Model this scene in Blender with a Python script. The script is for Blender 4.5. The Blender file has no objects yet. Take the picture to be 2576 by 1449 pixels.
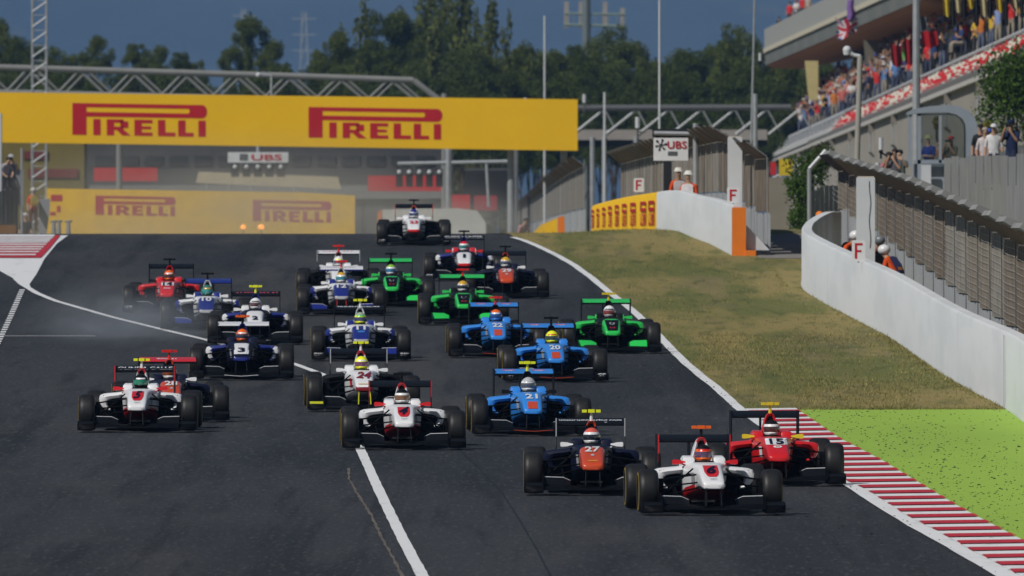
import bpy, bmesh, math, random
from mathutils import Vector, Matrix
R = random.Random(7)
S = bpy.context.scene
COL = S.collection
rad = math.radians

# ------------------------------------------------------------------ camera
F = 52000.0                 # focal length in 2576-wide pixels (a super-tele)
CX, HY, CY = 1288.0, 600.0, 724.5
ZC = 4.6                    # eye height over the braking zone
cam_d = bpy.data.cameras.new('camera'); cam = bpy.data.objects.new('camera', cam_d); COL.objects.link(cam)
cam_d.sensor_width = 36.0; cam_d.lens = 36.0*F/2576.0
cam_d.clip_start = 1.0; cam_d.clip_end = 30000.0
cam.location = (0, 0, ZC)
cam.rotation_euler = (rad(90) - math.atan((CY-HY)/F), 0, 0)
cam_d.dof.use_dof = True; cam_d.dof.focus_distance = 300.0; cam_d.dof.aperture_fstop = 12.5
S.camera = cam
# ------------------------------------------------------------------ world + sun
SUN_EL, SUN_AZ = 46.0, 48.0          # azimuth measured from the camera side round to the picture's left
sd = Vector((-math.cos(rad(SUN_EL))*math.sin(rad(SUN_AZ)), -math.cos(rad(SUN_EL))*math.cos(rad(SUN_AZ)), math.sin(rad(SUN_EL))))
W = bpy.data.worlds.new("World"); S.world = W; W.use_nodes = True
nt = W.node_tree; nt.nodes.clear()
sky = nt.nodes.new('ShaderNodeTexSky'); sky.sky_type = 'NISHITA'; sky.sun_disc = False
sky.sun_elevation = rad(SUN_EL); sky.sun_rotation = math.atan2(sd.x, sd.y)
sky.air_density = 1.0; sky.dust_density = 0.6; sky.ozone_density = 2.0
bg = nt.nodes.new('ShaderNodeBackground'); bg.inputs['Strength'].default_value = 0.05
out = nt.nodes.new('ShaderNodeOutputWorld')
nt.links.new(sky.outputs[0], bg.inputs[0]); nt.links.new(bg.outputs[0], out.inputs[0])
sun_d = bpy.data.lights.new('sun', 'SUN'); sun_d.energy = 5.0; sun_d.angle = rad(0.5); sun_d.color = (1.0, 0.955, 0.89)
sun = bpy.data.objects.new('sun', sun_d); COL.objects.link(sun)
sun.rotation_euler = sd.to_track_quat('Z', 'Y').to_euler(); sun.location = (-50, 200, 100)
vs = S.view_settings; vs.view_transform = 'Standard'; vs.look = 'None'; vs.gamma = 1.0; vs.use_curve_mapping = False
vs.exposure = -0.50
S.render.engine = 'CYCLES'
S.cycles.use_denoising = True
HAZE = 5.0e-5
S.cycles.max_bounces = 6; S.cycles.volume_bounces = 0; S.cycles.transparent_max_bounces = 8

# ------------------------------------------------------------------ terrain
UK = 64000.0/F
def smooth(t):
    t = max(0.0, min(1.0, t)); return t*t*(3-2*t)
U1 = 648.0
def prof(u):
    q = lambda v: -4.407 - .00186*v + 1.345e-5*v*v
    if u < 100: return q(100)
    if u <= U1: return q(u)
    s1 = -.00186 + 2.69e-5*U1
    return q(U1) + s1*6.0*(1 - math.exp(-(u-U1)/6.0))
def gz(X, Y):
    u = Y*UK
    return ZC + prof(u) + .1*smooth((X-.8)/2.5)*smooth((u-610)/40)
def yfor(y):
    """distance at which the road shows at image height y"""
    k = (y-HY)/64000.0
    b = k - .00186
    # -k u = -4.407 - .00186u + c u^2
    return (-(b) + math.sqrt(b*b + 4*1.345e-5*4.407))/(2.69e-5)/UK
def G(x, y):
    Y = yfor(y); return ((x-CX)*Y/F, Y)
def P(x, y, s):
    return Vector(((x-CX)/s, F/s, ZC + (HY-y)/s))

# ------------------------------------------------------------------ materials
MATS = {}
def mat(name, col, rough=.55, metal=0.0, spec=.5, var=.08, scale=2.0, bump=0.0, bscale=30.0, coat=0.0, island=0.0, trans=0.0, emit=None, alpha=None):
    if name in MATS: return MATS[name]
    m = bpy.data.materials.new(name); m.use_nodes = True
    n = m.node_tree.nodes; L = m.node_tree.links
    b = n['Principled BSDF']
    b.inputs['Roughness'].default_value = rough; b.inputs['Metallic'].default_value = metal
    b.inputs['Specular IOR Level'].default_value = spec
    if coat: b.inputs['Coat Weight'].default_value = coat; b.inputs['Coat Roughness'].default_value = .08
    c4 = (*col, 1)
    b.inputs['Base Color'].default_value = c4
    if var > 0 or island > 0:
        tc = n.new('ShaderNodeTexCoord')
        nz = n.new('ShaderNodeTexNoise'); nz.inputs['Scale'].default_value = scale; nz.inputs['Detail'].default_value = 5
        L.new(tc.outputs['Object'], nz.inputs['Vector'])
        mr = n.new('ShaderNodeMapRange'); mr.inputs['From Min'].default_value = .3; mr.inputs['From Max'].default_value = .7
        mr.inputs['To Min'].default_value = 1-var; mr.inputs['To Max'].default_value = 1+var
        L.new(nz.outputs['Fac'], mr.inputs['Value'])
        fac = mr.outputs[0]
        if island > 0:
            ge = n.new('ShaderNodeNewGeometry')
            m2 = n.new('ShaderNodeMapRange'); m2.inputs['To Min'].default_value = 1-island; m2.inputs['To Max'].default_value = 1+island
            L.new(ge.outputs['Random Per Island'], m2.inputs['Value'])
            mu = n.new('ShaderNodeMath'); mu.operation = 'MULTIPLY'
            L.new(fac, mu.inputs[0]); L.new(m2.outputs[0], mu.inputs[1]); fac = mu.outputs[0]
        vm = n.new('ShaderNodeVectorMath'); vm.operation = 'SCALE'; vm.inputs[0].default_value = col
        L.new(fac, vm.inputs['Scale']); L.new(vm.outputs[0], b.inputs['Base Color'])
    if bump:
        tc2 = n.new('ShaderNodeTexCoord'); n2 = n.new('ShaderNodeTexNoise'); n2.inputs['Scale'].default_value = bscale; n2.inputs['Detail'].default_value = 4
        L.new(tc2.outputs['Object'], n2.inputs['Vector'])
        bp = n.new('ShaderNodeBump'); bp.inputs['Strength'].default_value = bump; bp.inputs['Distance'].default_value = .02
        L.new(n2.outputs['Fac'], bp.inputs['Height']); L.new(bp.outputs[0], b.inputs['Normal'])
    if trans: b.inputs['Transmission Weight'].default_value = trans
    if emit: b.inputs['Emission Color'].default_value = (*emit[:3], 1); b.inputs['Emission Strength'].default_value = emit[3]
    if alpha is not None: b.inputs['Alpha'].default_value = alpha
    MATS[name] = m; return m
def paint(col):
    k = 'paint_%.3f_%.3f_%.3f' % col
    if max(col) < .03: return mat(k, col, rough=.5, spec=.16, var=.04)
    return mat(k, col, rough=.34, spec=.45, var=.04, coat=.22)
def cloth(col):
    k = 'cloth_%.3f_%.3f_%.3f' % col
    return mat(k, col, rough=.85, spec=.2, var=.15, scale=8)
def plain(col, rough=.6):
    return mat('flat_%.3f_%.3f_%.3f' % col, col, rough=rough, spec=.35, var=.08, scale=1.5)

# ------------------------------------------------------------------ mesh builder
class MB:
    def __init__(s): s.v = []; s.f = []; s.m = []; s.mi = 0
    def add(s, vs, fs, mi=None):
        o = len(s.v); s.v += [tuple(v) for v in vs]
        for f in fs: s.f.append(tuple(i+o for i in f)); s.m.append(s.mi if mi is None else mi)
    def box(s, x0, x1, y0, y1, z0, z1, mi=None):
        s.add([(x0,y0,z0),(x1,y0,z0),(x1,y1,z0),(x0,y1,z0),(x0,y0,z1),(x1,y0,z1),(x1,y1,z1),(x0,y1,z1)],
              [(0,3,2,1),(4,5,6,7),(0,1,5,4),(1,2,6,5),(2,3,7,6),(3,0,4,7)], mi)
    def hexa(s, b, t, mi=None):
        s.add(list(b)+list(t), [(0,3,2,1),(4,5,6,7),(0,1,5,4),(1,2,6,5),(2,3,7,6),(3,0,4,7)], mi)
    def tube(s, p0, p1, r0, r1=None, n=8, mi=None, cap=True):
        p0, p1 = Vector(p0), Vector(p1); r1 = r0 if r1 is None else r1
        d = (p1-p0).normalized(); a = d.orthogonal().normalized(); b = d.cross(a)
        vs = [p0 + (a*math.cos(2*math.pi*i/n)+b*math.sin(2*math.pi*i/n))*r0 for i in range(n)]
        vs += [p1 + (a*math.cos(2*math.pi*i/n)+b*math.sin(2*math.pi*i/n))*r1 for i in range(n)]
        fs = [(i, (i+1)%n, n+(i+1)%n, n+i) for i in range(n)]
        if cap: fs += [tuple(range(n-1,-1,-1)), tuple(range(n,2*n))]
        s.add(vs, fs, mi)
    def loft(s, rings, mi=None, cap0=True, cap1=True, mfun=None):
        n = len(rings[0]); vs = [v for r in rings for v in r]; o = len(s.v); s.v += [tuple(v) for v in vs]
        for k in range(len(rings)-1):
            for i in range(n):
                f = (k*n+i, k*n+(i+1)%n, (k+1)*n+(i+1)%n, (k+1)*n+i)
                s.f.append(tuple(q+o for q in f))
                if mfun:
                    c = sum((Vector(vs[q]) for q in f), Vector())/4; s.m.append(mfun(c))
                else: s.m.append(s.mi if mi is None else mi)
        for c, k in ((cap0, 0), (cap1, len(rings)-1)):
            if c:
                f = tuple(range(k*n, k*n+n)); f = f[::-1] if k == 0 else f
                s.f.append(tuple(q+o for q in f))
                if mfun:
                    cc = sum((Vector(vs[q]) for q in f), Vector())/n; s.m.append(mfun(cc))
                else: s.m.append(s.mi if mi is None else mi)
    def extrude(s, poly, d, mi=None):
        """closed polygon of 3-D points pushed along d"""
        d = Vector(d); n = len(poly); p = [Vector(q) for q in poly]
        s.add(p + [q+d for q in p], [tuple(range(n))[::-1], tuple(range(n, 2*n))] + [(i, (i+1)%n, n+(i+1)%n, n+i) for i in range(n)], mi)
    def lathe(s, prof, cx, n=24, mi=None, cy=0.0, cz=0.0, mf=None):
        """profile (x, r) turned round the x axis"""
        o = len(s.v); k = len(prof)
        for i in range(n):
            a = 2*math.pi*i/n
            for (x, r) in prof: s.v.append((cx+x, cy+r*math.cos(a), cz+r*math.sin(a)))
        for i in range(n):
            for j in range(k-1):
                s.f.append((o+i*k+j, o+i*k+j+1, o+((i+1)%n)*k+j+1, o+((i+1)%n)*k+j)); s.m.append((mf(j) if mf else (s.mi if mi is None else mi)))
    def ball(s, c, r, nu=14, nv=10, mi=None, mf=None):
        c = Vector(c); r = r if hasattr(r, '__len__') else (r, r, r); o = len(s.v)
        for j in range(nv+1):
            t = math.pi*j/nv
            for i in range(nu):
                a = 2*math.pi*i/nu
                s.v.append((c.x+r[0]*math.sin(t)*math.cos(a), c.y+r[1]*math.sin(t)*math.sin(a), c.z+r[2]*math.cos(t)))
        for j in range(nv):
            for i in range(nu):
                f = (o+j*nu+i, o+(j+1)*nu+i, o+(j+1)*nu+(i+1)%nu, o+j*nu+(i+1)%nu); s.f.append(f)
                q = sum((Vector(s.v[k]) for k in f), Vector())/4
                s.m.append(mf(q) if mf else (s.mi if mi is None else mi))
    def mesh(s, name, smooth=35):
        me = bpy.data.meshes.new(name); me.from_pydata(s.v, [], s.f)
        me.polygons.foreach_set('material_index', s.m)
        if smooth:
            bm = bmesh.new(); bm.from_mesh(me); bmesh.ops.remove_doubles(bm, verts=bm.verts, dist=1e-5)
            bmesh.ops.recalc_face_normals(bm, faces=bm.faces); bm.to_mesh(me); bm.free()
            me.shade_smooth(); me.set_sharp_from_angle(angle=rad(smooth))
        me.update(); return me
    def build(s, name, mats, parent=None, smooth=35, loc=None):
        return put(name, s.mesh(name, smooth), mats, parent, loc)
def put(name, me, mats, parent=None, loc=None, rot=None):
    o = bpy.data.objects.new(name, me); COL.objects.link(o)
    mats = mats if isinstance(mats, (list, tuple)) else [mats]
    while len(me.materials) < len(mats): me.materials.append(mats[len(me.materials)])
    for i, m in enumerate(mats):
        if me.materials[i] is not m: o.material_slots[i].link = 'OBJECT'; o.material_slots[i].material = m
    if parent is not None: o.parent = parent
    if loc is not None: o.location = loc
    if rot is not None: o.rotation_euler = rot
    return o
def tag(o, label=None, cat=None, group=None, kind=None):
    if label: o['label'] = label
    if cat: o['category'] = cat
    if group: o['group'] = group
    if kind: o['kind'] = kind
    return o
def thing(name, label, cat, loc=(0,0,0), rot=(0,0,0), group=None):
    o = bpy.data.objects.new(name, None); o.empty_display_size = .3; COL.objects.link(o); o.location = loc; o.rotation_euler = rot
    return tag(o, label, cat, group)
def inv(root, p):
    """world point to the space of an unrotated root"""
    return Vector(p) - Vector(root.location)

# lettering -----------------------------------------------------------------
TXT = {}
def text_geo(s, bold=.02, shear=0.0):
    k = (s, bold, shear)
    if k in TXT: return TXT[k]
    cu = bpy.data.curves.new('lettering', 'FONT'); cu.body = s; cu.size = 1.0; cu.offset = bold; cu.shear = shear; cu.resolution_u = 3
    o = bpy.data.objects.new('lettering', cu); COL.objects.link(o)
    bpy.context.view_layer.update()
    me = bpy.data.meshes.new_from_object(o.evaluated_get(bpy.context.evaluated_depsgraph_get()))
    vs = [v.co.copy() for v in me.vertices]; fs = [tuple(p.vertices) for p in me.polygons]
    bpy.data.objects.remove(o); bpy.data.curves.remove(cu); bpy.data.meshes.remove(me)
    x0 = min(v.x for v in vs); x1 = max(v.x for v in vs); y0 = min(v.y for v in vs); y1 = max(v.y for v in vs)
    vs = [((v.x-x0)/(x1-x0)-.5, (v.y-y0)/(y1-y0)-.5) for v in vs]
    TXT[k] = (vs, fs, (x1-x0)/(y1-y0)); return TXT[k]
def lettering(name, s, fn, w, h, m, parent, bold=.02, shear=0.0):
    """s set on a surface: fn maps (across, up) in metres to a point"""
    vs, fs, _ = text_geo(s, bold, shear)
    b = MB(); b.add([fn(a*w, c*h) for a, c in vs], fs)
    return b.build(name, m, parent, smooth=0)

# flat shapes on the ground --------------------------------------------------
def interp(pts, t):
    """x at distance t on a polyline of (X, Y) sorted by Y"""
    if t <= pts[0][1]: 
        a, b = pts[0], pts[1]
    elif t >= pts[-1][1]: a, b = pts[-2], pts[-1]
    else:
        for a, b in zip(pts, pts[1:]):
            if a[1] <= t <= b[1]: break
    k = (t-a[1])/(b[1]-a[1]) if b[1] != a[1] else 0
    return a[0] + (b[0]-a[0])*k
def band(name, left, right, y0, y1, dz, m, step=3.0, cols=1, parent=None, wob=0.0, build=True):
    left = sorted(left, key=lambda p: p[1]); right = sorted(right, key=lambda p: p[1])
    n = max(1, int(math.ceil((y1-y0)/step))); b = MB(); vs = []; fs = []
    for i in range(n+1):
        Y = y0 + (y1-y0)*i/n; a, c = interp(left, Y), interp(right, Y)
        if wob: a += R.uniform(-wob, wob); c += R.uniform(-wob, wob)
        for j in range(cols+1):
            X = a + (c-a)*j/cols; vs.append((X, Y, gz(X, Y)+dz))
    for i in range(n):
        for j in range(cols):
            k = i*(cols+1)+j; fs.append((k, k+1, k+cols+2, k+cols+1))
    b.add(vs, fs)
    if not build: return b
    return b.build(name, m, parent, smooth=60)
# ------------------------------------------------------------------ ground
def layered(name, base, layers, rough=.9, spec=.2, bump=None):
    """base colour with layers (colour, scale xyz, lo, hi, amount) mixed in by noise"""
    m = bpy.data.materials.new(name); m.use_nodes = True; n = m.node_tree.nodes; L = m.node_tree.links; b = n['Principled BSDF']
    b.inputs['Roughness'].default_value = rough; b.inputs['Specular IOR Level'].default_value = spec
    tc = n.new('ShaderNodeTexCoord'); cur = None
    for k, (c, sc, lo, hi, amt) in enumerate(layers):
        mp = n.new('ShaderNodeMapping'); mp.inputs['Scale'].default_value = sc; mp.inputs['Location'].default_value = (k*13.7, k*5.1, 0)
        L.new(tc.outputs['Object'], mp.inputs['Vector'])
        nz = n.new('ShaderNodeTexNoise'); nz.inputs['Scale'].default_value = 1; nz.inputs['Detail'].default_value = 5; nz.inputs['Roughness'].default_value = .6
        L.new(mp.outputs[0], nz.inputs['Vector'])
        mr = n.new('ShaderNodeMapRange'); mr.interpolation_type = 'SMOOTHSTEP'
        mr.inputs['From Min'].default_value = lo; mr.inputs['From Max'].default_value = hi; mr.inputs['To Max'].default_value = amt
        L.new(nz.outputs['Fac'], mr.inputs['Value'])
        mx = n.new('ShaderNodeMix'); mx.data_type = 'RGBA'
        L.new(mr.outputs[0], mx.inputs['Factor'])
        if cur is None: mx.inputs[6].default_value = (*base, 1)
        else: L.new(cur, mx.inputs[6])
        mx.inputs[7].default_value = (*c, 1); cur = mx.outputs[2]
    L.new(cur, b.inputs['Base Color'])
    if bump:
        mp = n.new('ShaderNodeMapping'); mp.inputs['Scale'].default_value = bump[0]; L.new(tc.outputs['Object'], mp.inputs['Vector'])
        nz = n.new('ShaderNodeTexNoise'); nz.inputs['Scale'].default_value = 1; nz.inputs['Detail'].default_value = 4; L.new(mp.outputs[0], nz.inputs['Vector'])
        bp = n.new('ShaderNodeBump'); bp.inputs['Strength'].default_value = bump[1]; bp.inputs['Distance'].default_value = .03
        L.new(nz.outputs['Fac'], bp.inputs['Height']); L.new(bp.outputs[0], b.inputs['Normal'])
    return m
M_asph = layered('asphalt', (.039,.042,.048), [((.021,.024,.030),(.35,.012,1),.40,.60,.9), ((.062,.062,.061),(.22,.02,1),.48,.72,.65), ((.013,.015,.019),(1.1,.006,1),.54,.66,.55),
    ((.014,.016,.020),(2.2,.05,1),.5,.7,.6), ((.095,.095,.095),(16,1.0,1),.53,.68,.42), ((.012,.013,.016),(11,1.6,1),.56,.70,.5), ((.012,.013,.016),(6,.5,1),.6,.75,.5)], rough=.9, spec=.16, bump=((14,2,1),.3))
M_earth = layered('dry_earth', (.13,.12,.06), [((.09,.1,.04),(.1,.02,1),.4,.6,.7), ((.18,.15,.09),(.5,.1,1),.5,.7,.6)])
M_turf = layered('dry_turf', (.235,.190,.068), [((.110,.125,.032),(.55,.028,1),.42,.58,.9), ((.19,.150,.080),(.8,.05,1),.50,.68,.6),
    ((.065,.082,.024),(2.4,.16,1),.50,.68,.65), ((.21,.17,.095),(7,.6,1),.6,.75,.45)], bump=((6,.8,1),.5))
M_white = layered('track_paint', (.74,.75,.76), [((.50,.51,.52),(2.5,.3,1),.52,.72,.5), ((.16,.16,.16),(7,1.2,1),.66,.75,.7)], rough=.6, spec=.4)
M_red = layered('kerb_red_paint', (.50,.016,.028), [((.38,.02,.03),(2.5,.4,1),.5,.7,.5), ((.12,.03,.03),(8,1.5,1),.66,.76,.6)], rough=.55, spec=.4)
M_green = layered('green_runoff_paint', (.285,.450,.060), [((.24,.38,.055),(.35,.04,1),.45,.65,.6), ((.34,.48,.075),(.5,.02,1),.55,.75,.5), ((.10,.16,.03),(10,.9,1),.66,.74,.6)], rough=.75, spec=.25, bump=((20,3,1),.2))
M_pave = layered('grey_paving', (.21,.20,.19), [((.15,.145,.14),(1.2,.2,1),.45,.65,.6), ((.26,.25,.24),(5,.5,1),.6,.75,.5)])

xs = [-6000,-2500,-300,-80,-25,-12,-6,-2,0,.8,1.6,2.4,3.3,5,8,14,30,90,300,2500,6000]
ys = [-60,60,120,170] + [180+3*i for i in range(140)] + [620,660,720,800,950,1200,1600,2200,3200,4500,7000,10600]
b = MB(); vs = [(x, y, gz(x, y)-.10) for y in ys for x in xs]
b.add(vs, [(i*len(xs)+j, i*len(xs)+j+1, (i+1)*len(xs)+j+1, (i+1)*len(xs)+j) for i in range(len(ys)-1) for j in range(len(xs)-1)])
tag(b.build('ground', M_earth, smooth=60), kind='structure')

def poly(ps): return [G(x, y) for x, y in ps]
def spoly(ps): return sorted(poly(ps), key=lambda p: p[1])
EDGE = poly([(1290,598),(1318,606),(1352,620),(1398,642),(1444,668),(1488,700),(1530,735),(1566,762),(1602,792),(1632,820),(1662,851),(1692,883),(1724,914),(1762,946),(1802,977),(1836,1008),(1868,1037),(2000,1126),(2134,1220),(2198,1262),(2298,1324),(2398,1379),(2520,1450)])
EDGE = sorted(EDGE, key=lambda p: p[1])
YF = EDGE[-1][1]
shift = lambda pl, d: [(x+d, y) for x, y in pl]
far = EDGE[-1]
EDGE2 = EDGE + [(far[0]-.6, far[1]+40), (far[0]-1.5, far[1]+200), (far[0]-3, 1500)]
tag(band('track', [(-45,150),(-45,1500)], shift(EDGE2, .1), 170, 900, 0.0, M_asph, step=3, cols=14), kind='structure')
Yg = yfor(1030)
tag(band('grass_verge', shift(EDGE2, .02), [(16,200),(16,1500)], Yg, 900, .012, M_turf, step=3, cols=10), kind='structure')
tag(band('edge_line', shift(EDGE, -.085), shift(EDGE, .085), 190, YF, .018, M_white, step=2, cols=1, wob=.006), kind='structure')
KI = spoly([(1880,1036),(1960,1088),(2131,1212.6),(2185,1239),(2271,1294),(2351,1336),(2441,1386),(2541,1439)])
KO = spoly([(1998,1028),(2111,1106),(2218,1162),(2318,1222.6),(2418,1282.6),(2518,1336),(2576,1366),(2690,1430)])
tag(band('green_runoff', shift(KI, .1), [(16,100),(16,600)], 180, Yg, .006, M_green, step=3, cols=6), kind='structure')
# kerb: a slab with every painted block a piece of its own
tag(band('kerb_bed', shift(EDGE, .05), KO, 185, Yg, .014, M_white, step=3, cols=2), kind='structure')
kerb = tag(bpy.data.objects['kerb_bed'], kind='structure'); kerb.name = 'kerb'
ya, yb = yfor(1441), yfor(1039); pitch = (yb-ya)/28.0
for k in range(-7, 29):
    for c, m in ((0, M_red), (1, M_white)):
        y0 = ya + k*pitch - pitch*.25 + c*pitch*.47; y1 = y0 + (pitch*.47 if c == 0 else pitch*.53) - .02
        if y1 > Yg-.2 or y0 < 190: continue
        bb = MB(); vs = []
        for Y in (y0, (y0+y1)/2, y1):
            a, d = interp(KI, Y), interp(KO, Y); a += R.uniform(-.015,.015)
            for t in (0, .5, 1):
                X = a+(d-a)*t; vs.append((X, Y, gz(X, Y)+.02+.012*t+(.012 if c == 0 else 0)))
        bb.add(vs, [(i*3+j, i*3+j+1, i*3+j+4, i*3+j+3) for i in range(2) for j in range(2)])
        bb.build('kerb_block', m, kerb, smooth=60)
# left-hand lines, kerb and pit-exit paint
LL = sorted(poly([(40,702),(55,716),(92,738.5),(139,758),(205,777),(278,798),(403,829),(517,856),(640,890),(740,917),(810,943),(850,985),(880,1050),(907,1133),(932,1188),(961,1252),(1010,1352),(1061,1448)]), key=lambda p: p[1])
tag(band('inner_line', shift(LL, -.072), shift(LL, .072), 200, LL[-1][1], .016, M_white, step=1.5, wob=.005), kind='structure')
WL = poly([(78,731),(62,722),(35,702),(0,683),(-60,664),(-400,652.5),(-500,640),(-500,590)])
WR = poly([(80,731),(74,716),(91,692),(112,652),(143,614),(172,592.5)])
tag(band('painted_island', WL, WR, yfor(730), yfor(592.5), .013, M_white, step=1.0, cols=3), kind='structure')
KL = poly([(103,650.6),(124,628),(148,599),(152,594)])
pk = tag(band('kerb', [(-17,100),(-17,900)], KL, yfor(650.6), yfor(594), .03, M_red, step=1.5, cols=4), kind='structure')
for zy in (1248,1217,1189,1165,1139,1117,1100,1084,1067,1050,1040):
    y = (430+zy*.2967)/1.2422; x1 = 96 + (640-y)*.98
    ya_, yb_ = yfor(y+1.4), yfor(y-1.4)
    tag(band('kerb_stripe', [(-17,100),(-17,900)], poly([(x1-3,y+2),(x1,y-2)]), ya_, yb_, .040, M_white, step=1.0, cols=3, wob=.02, parent=pk))
DL0 = poly([(50,727),(-8,856)]); DL1 = poly([(64,727),(6,856)])
dash = tag(band('pit_exit_line', DL0, DL1, yfor(870), yfor(727), .009, M_asph, step=2), kind='structure')
yy = yfor(868); ye = yfor(727); n = 25
for k in range(n):
    y0 = yy+(ye-yy)*k/n; y1 = y0+(ye-yy)/n*.55
    band('dash', DL0, DL1, y0, y1, .014, M_white, step=2, parent=dash)
tag(band('thin_line', poly([(-20,846.6),(-20,845.4)]), poly([(240,847),(240,846)]), yfor(846.9), yfor(845.3), .010, plain((.30,.30,.31)), step=1), kind='structure')
TP = poly([(876,1178),(878,1206),(899,1243),(932,1294),(963,1358),(989,1406),(1011,1450),(1030,1500)])
M_tan = layered('repair_seam', (.13,.115,.10), [((.09,.08,.075),(6,.6,1),.45,.6,.8)])
tag(band('repair_seam', shift(TP, -.018), shift(TP, .018), 215, yfor(1179), .010, M_tan, step=.9, wob=.012), kind='structure')
CR = poly([(1140,1110),(1157,1133),(1202,1175),(1259,1235),(1309,1313),(1352,1386),(1383,1448),(1400,1490)])
tag(band('tar_seam', shift(CR, -.011), shift(CR, .011), 215, yfor(1112), .009, plain((.010,.011,.014)), step=1.2, wob=.004), kind='structure')
tag(band('service_path', poly([(1905,646),(1900,640),(1880,600)]), [(16,100),(16,900)], yfor(652), yfor(600), .022, M_pave, step=3, cols=8), kind='structure')

# grass blades: uncountable, one mesh
M_blade = mat('grass_blade', (.23,.205,.08), rough=.9, spec=.1, var=.3, scale=.6, island=.4)
WALLX = spoly([(2016,725),(2139,798),(2243,854),(2389,954),(2529,1029),(2576,1062)])
b = MB()
for k in range(46000):
    Y = R.uniform(Yg-.5, 560) if R.random() < .45 else R.uniform(Yg-.6, Yg+70)
    x0, x1 = interp(EDGE2, Y)+.1, min(9.5, interp(WALLX, Y)+.05 if Y < WALLX[-1][1] else 6.2)
    if x1 <= x0: continue
    X = R.uniform(x0, x1)
    if R.random() < .18: X = x1-abs(R.gauss(0, .10))-.02
    if R.random() < .06: Y = Yg + R.uniform(-.5, .6); X = R.uniform(interp(KO, min(Y, Yg)), 9.0)
    if math.sin(X*2.1+Y*.06)+math.sin(X*1.3-Y*.11+1) < -.2 and R.random() < .7: continue
    h = R.uniform(.012, .040) if R.random() < .72 else R.uniform(.03, .075) * (1.4 if R.random() < .05 else 1); z = gz(X, Y)
    for q in range(2):
        a = R.uniform(0, 6.28); w = R.uniform(.004, .011); dx, dy = math.cos(a)*w, math.sin(a)*w
        lx, ly = R.uniform(-.6,.6)*h, R.uniform(-.6,.6)*h; ox, oy = R.uniform(-.05,.05), R.uniform(-.1,.1)
        b.add([(X+ox-dx, Y+oy-dy, z), (X+ox+dx, Y+oy+dy, z), (X+ox+lx, Y+oy+ly, z+h)], [(0,1,2)])
tag(b.build('grass', M_blade, smooth=0), kind='stuff')
# rubber marbles on the run-off, verge of the track
b = MB()
for k in range(3400):
    u = R.random()
    if u < .8:
        Y = Yg - .3 - R.random()*92; X0, X1 = interp(KO, Y), 9.5; X = X0 + .03 + (X1-X0)*R.random()
        if X > interp(KO, Y)+1.9 and R.random() < .6: continue
    else:
        Y = R.uniform(225, 420); X = interp(EDGE, Y) - abs(R.gauss(0, 1.0))
    z = gz(X, Y)+.02; r = R.uniform(.003, .011) * (1 if R.random() < .93 else 1.6); L_ = R.uniform(.5, 3.0)*r; a = R.uniform(-.6, .6)
    c, s_ = math.cos(a)*L_, math.sin(a)*L_
    b.add([(X-c, Y-s_, z), (X, Y-r*2, z), (X+c, Y+s_, z), (X, Y+r*2, z), (X, Y, z+r*1.2)], [(0,1,4),(1,2,4),(2,3,4),(3,0,4)])
tag(b.build('rubber_crumbs', plain((.012,.012,.013), .9), smooth=0), kind='stuff')

# distant hillside under hazy air; forest colour blued to add to the haze
M_hill = layered('hill_forest_haze', (.050,.074,.098), [((.034,.054,.074),(.004,.002,.01),.4,.6,.8), ((.10,.10,.08),(.02,.01,.02),.62,.72,.4)])
def hill_z(X, Y):
    t = (Y-10500)/3500.0
    return ZC - 3 + (520 + 70*math.sin(X*.0011+1) + 40*math.sin(X*.005) + 14*math.sin(X*.017+2))*smooth(t)
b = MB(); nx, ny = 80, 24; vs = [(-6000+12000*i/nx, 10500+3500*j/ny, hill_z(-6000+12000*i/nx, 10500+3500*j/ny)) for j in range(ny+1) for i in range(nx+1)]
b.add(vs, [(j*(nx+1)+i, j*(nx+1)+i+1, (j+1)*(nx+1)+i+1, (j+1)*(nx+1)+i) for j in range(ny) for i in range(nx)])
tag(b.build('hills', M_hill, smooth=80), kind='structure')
# ------------------------------------------------------------------ structures
C_steel = mat('galvanised_steel', (.36,.38,.40), rough=.5, metal=.3, var=.12, scale=3)
C_tsteel = plain((.21,.215,.21), .8)
C_bboard = plain((.38,.40,.42), .7)
C_wire = plain((.40,.40,.38), .6)
C_post = plain((.07,.07,.065), .8)
C_dark = plain((.018,.019,.022)); C_black = plain((.008,.008,.01), .7)
C_conc = mat('concrete', (.33,.31,.27), rough=.9, spec=.2, var=.14, scale=.8, bump=.2, bscale=6)
C_wallw = layered('white_wall_paint', (.62,.645,.665), [((.52,.55,.57),(.15,.12,.9),.42,.65,.6), ((.44,.46,.47),(1.4,.9,.25),.58,.75,.5), ((.30,.30,.29),(9,5,6),.68,.78,.6)], rough=.75, spec=.3, bump=((3,2,3),.12))
C_yel = mat('yellow_vinyl', (.84,.50,.006), rough=.65, spec=.25, var=.04, scale=.4)
C_yel2 = mat('yellow_barrier_paint', (.84,.50,.006), rough=.7, spec=.25, var=.08, scale=1.5)
C_pred = mat('red_print', (.46,.012,.02), rough=.65, spec=.25, var=.05)
C_or = mat('orange_paint', (.74,.19,.015), rough=.6, spec=.3, var=.06, scale=2)
C_plank = mat('fence_boarding', (.235,.185,.13), rough=.9, spec=.15, var=.28, scale=1.2)
C_plank2 = mat('fence_mesh_brown', (.21,.16,.125), rough=.9, spec=.15, var=.3, scale=2.5)
C_board = mat('grey_boarding', (.25,.255,.25), rough=.85, spec=.2, var=.2, scale=1.0)
C_lite = plain((.55,.57,.60)); C_rsign = plain((.50,.02,.025), .6); C_ngrey = plain((.10,.105,.11))

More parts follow.
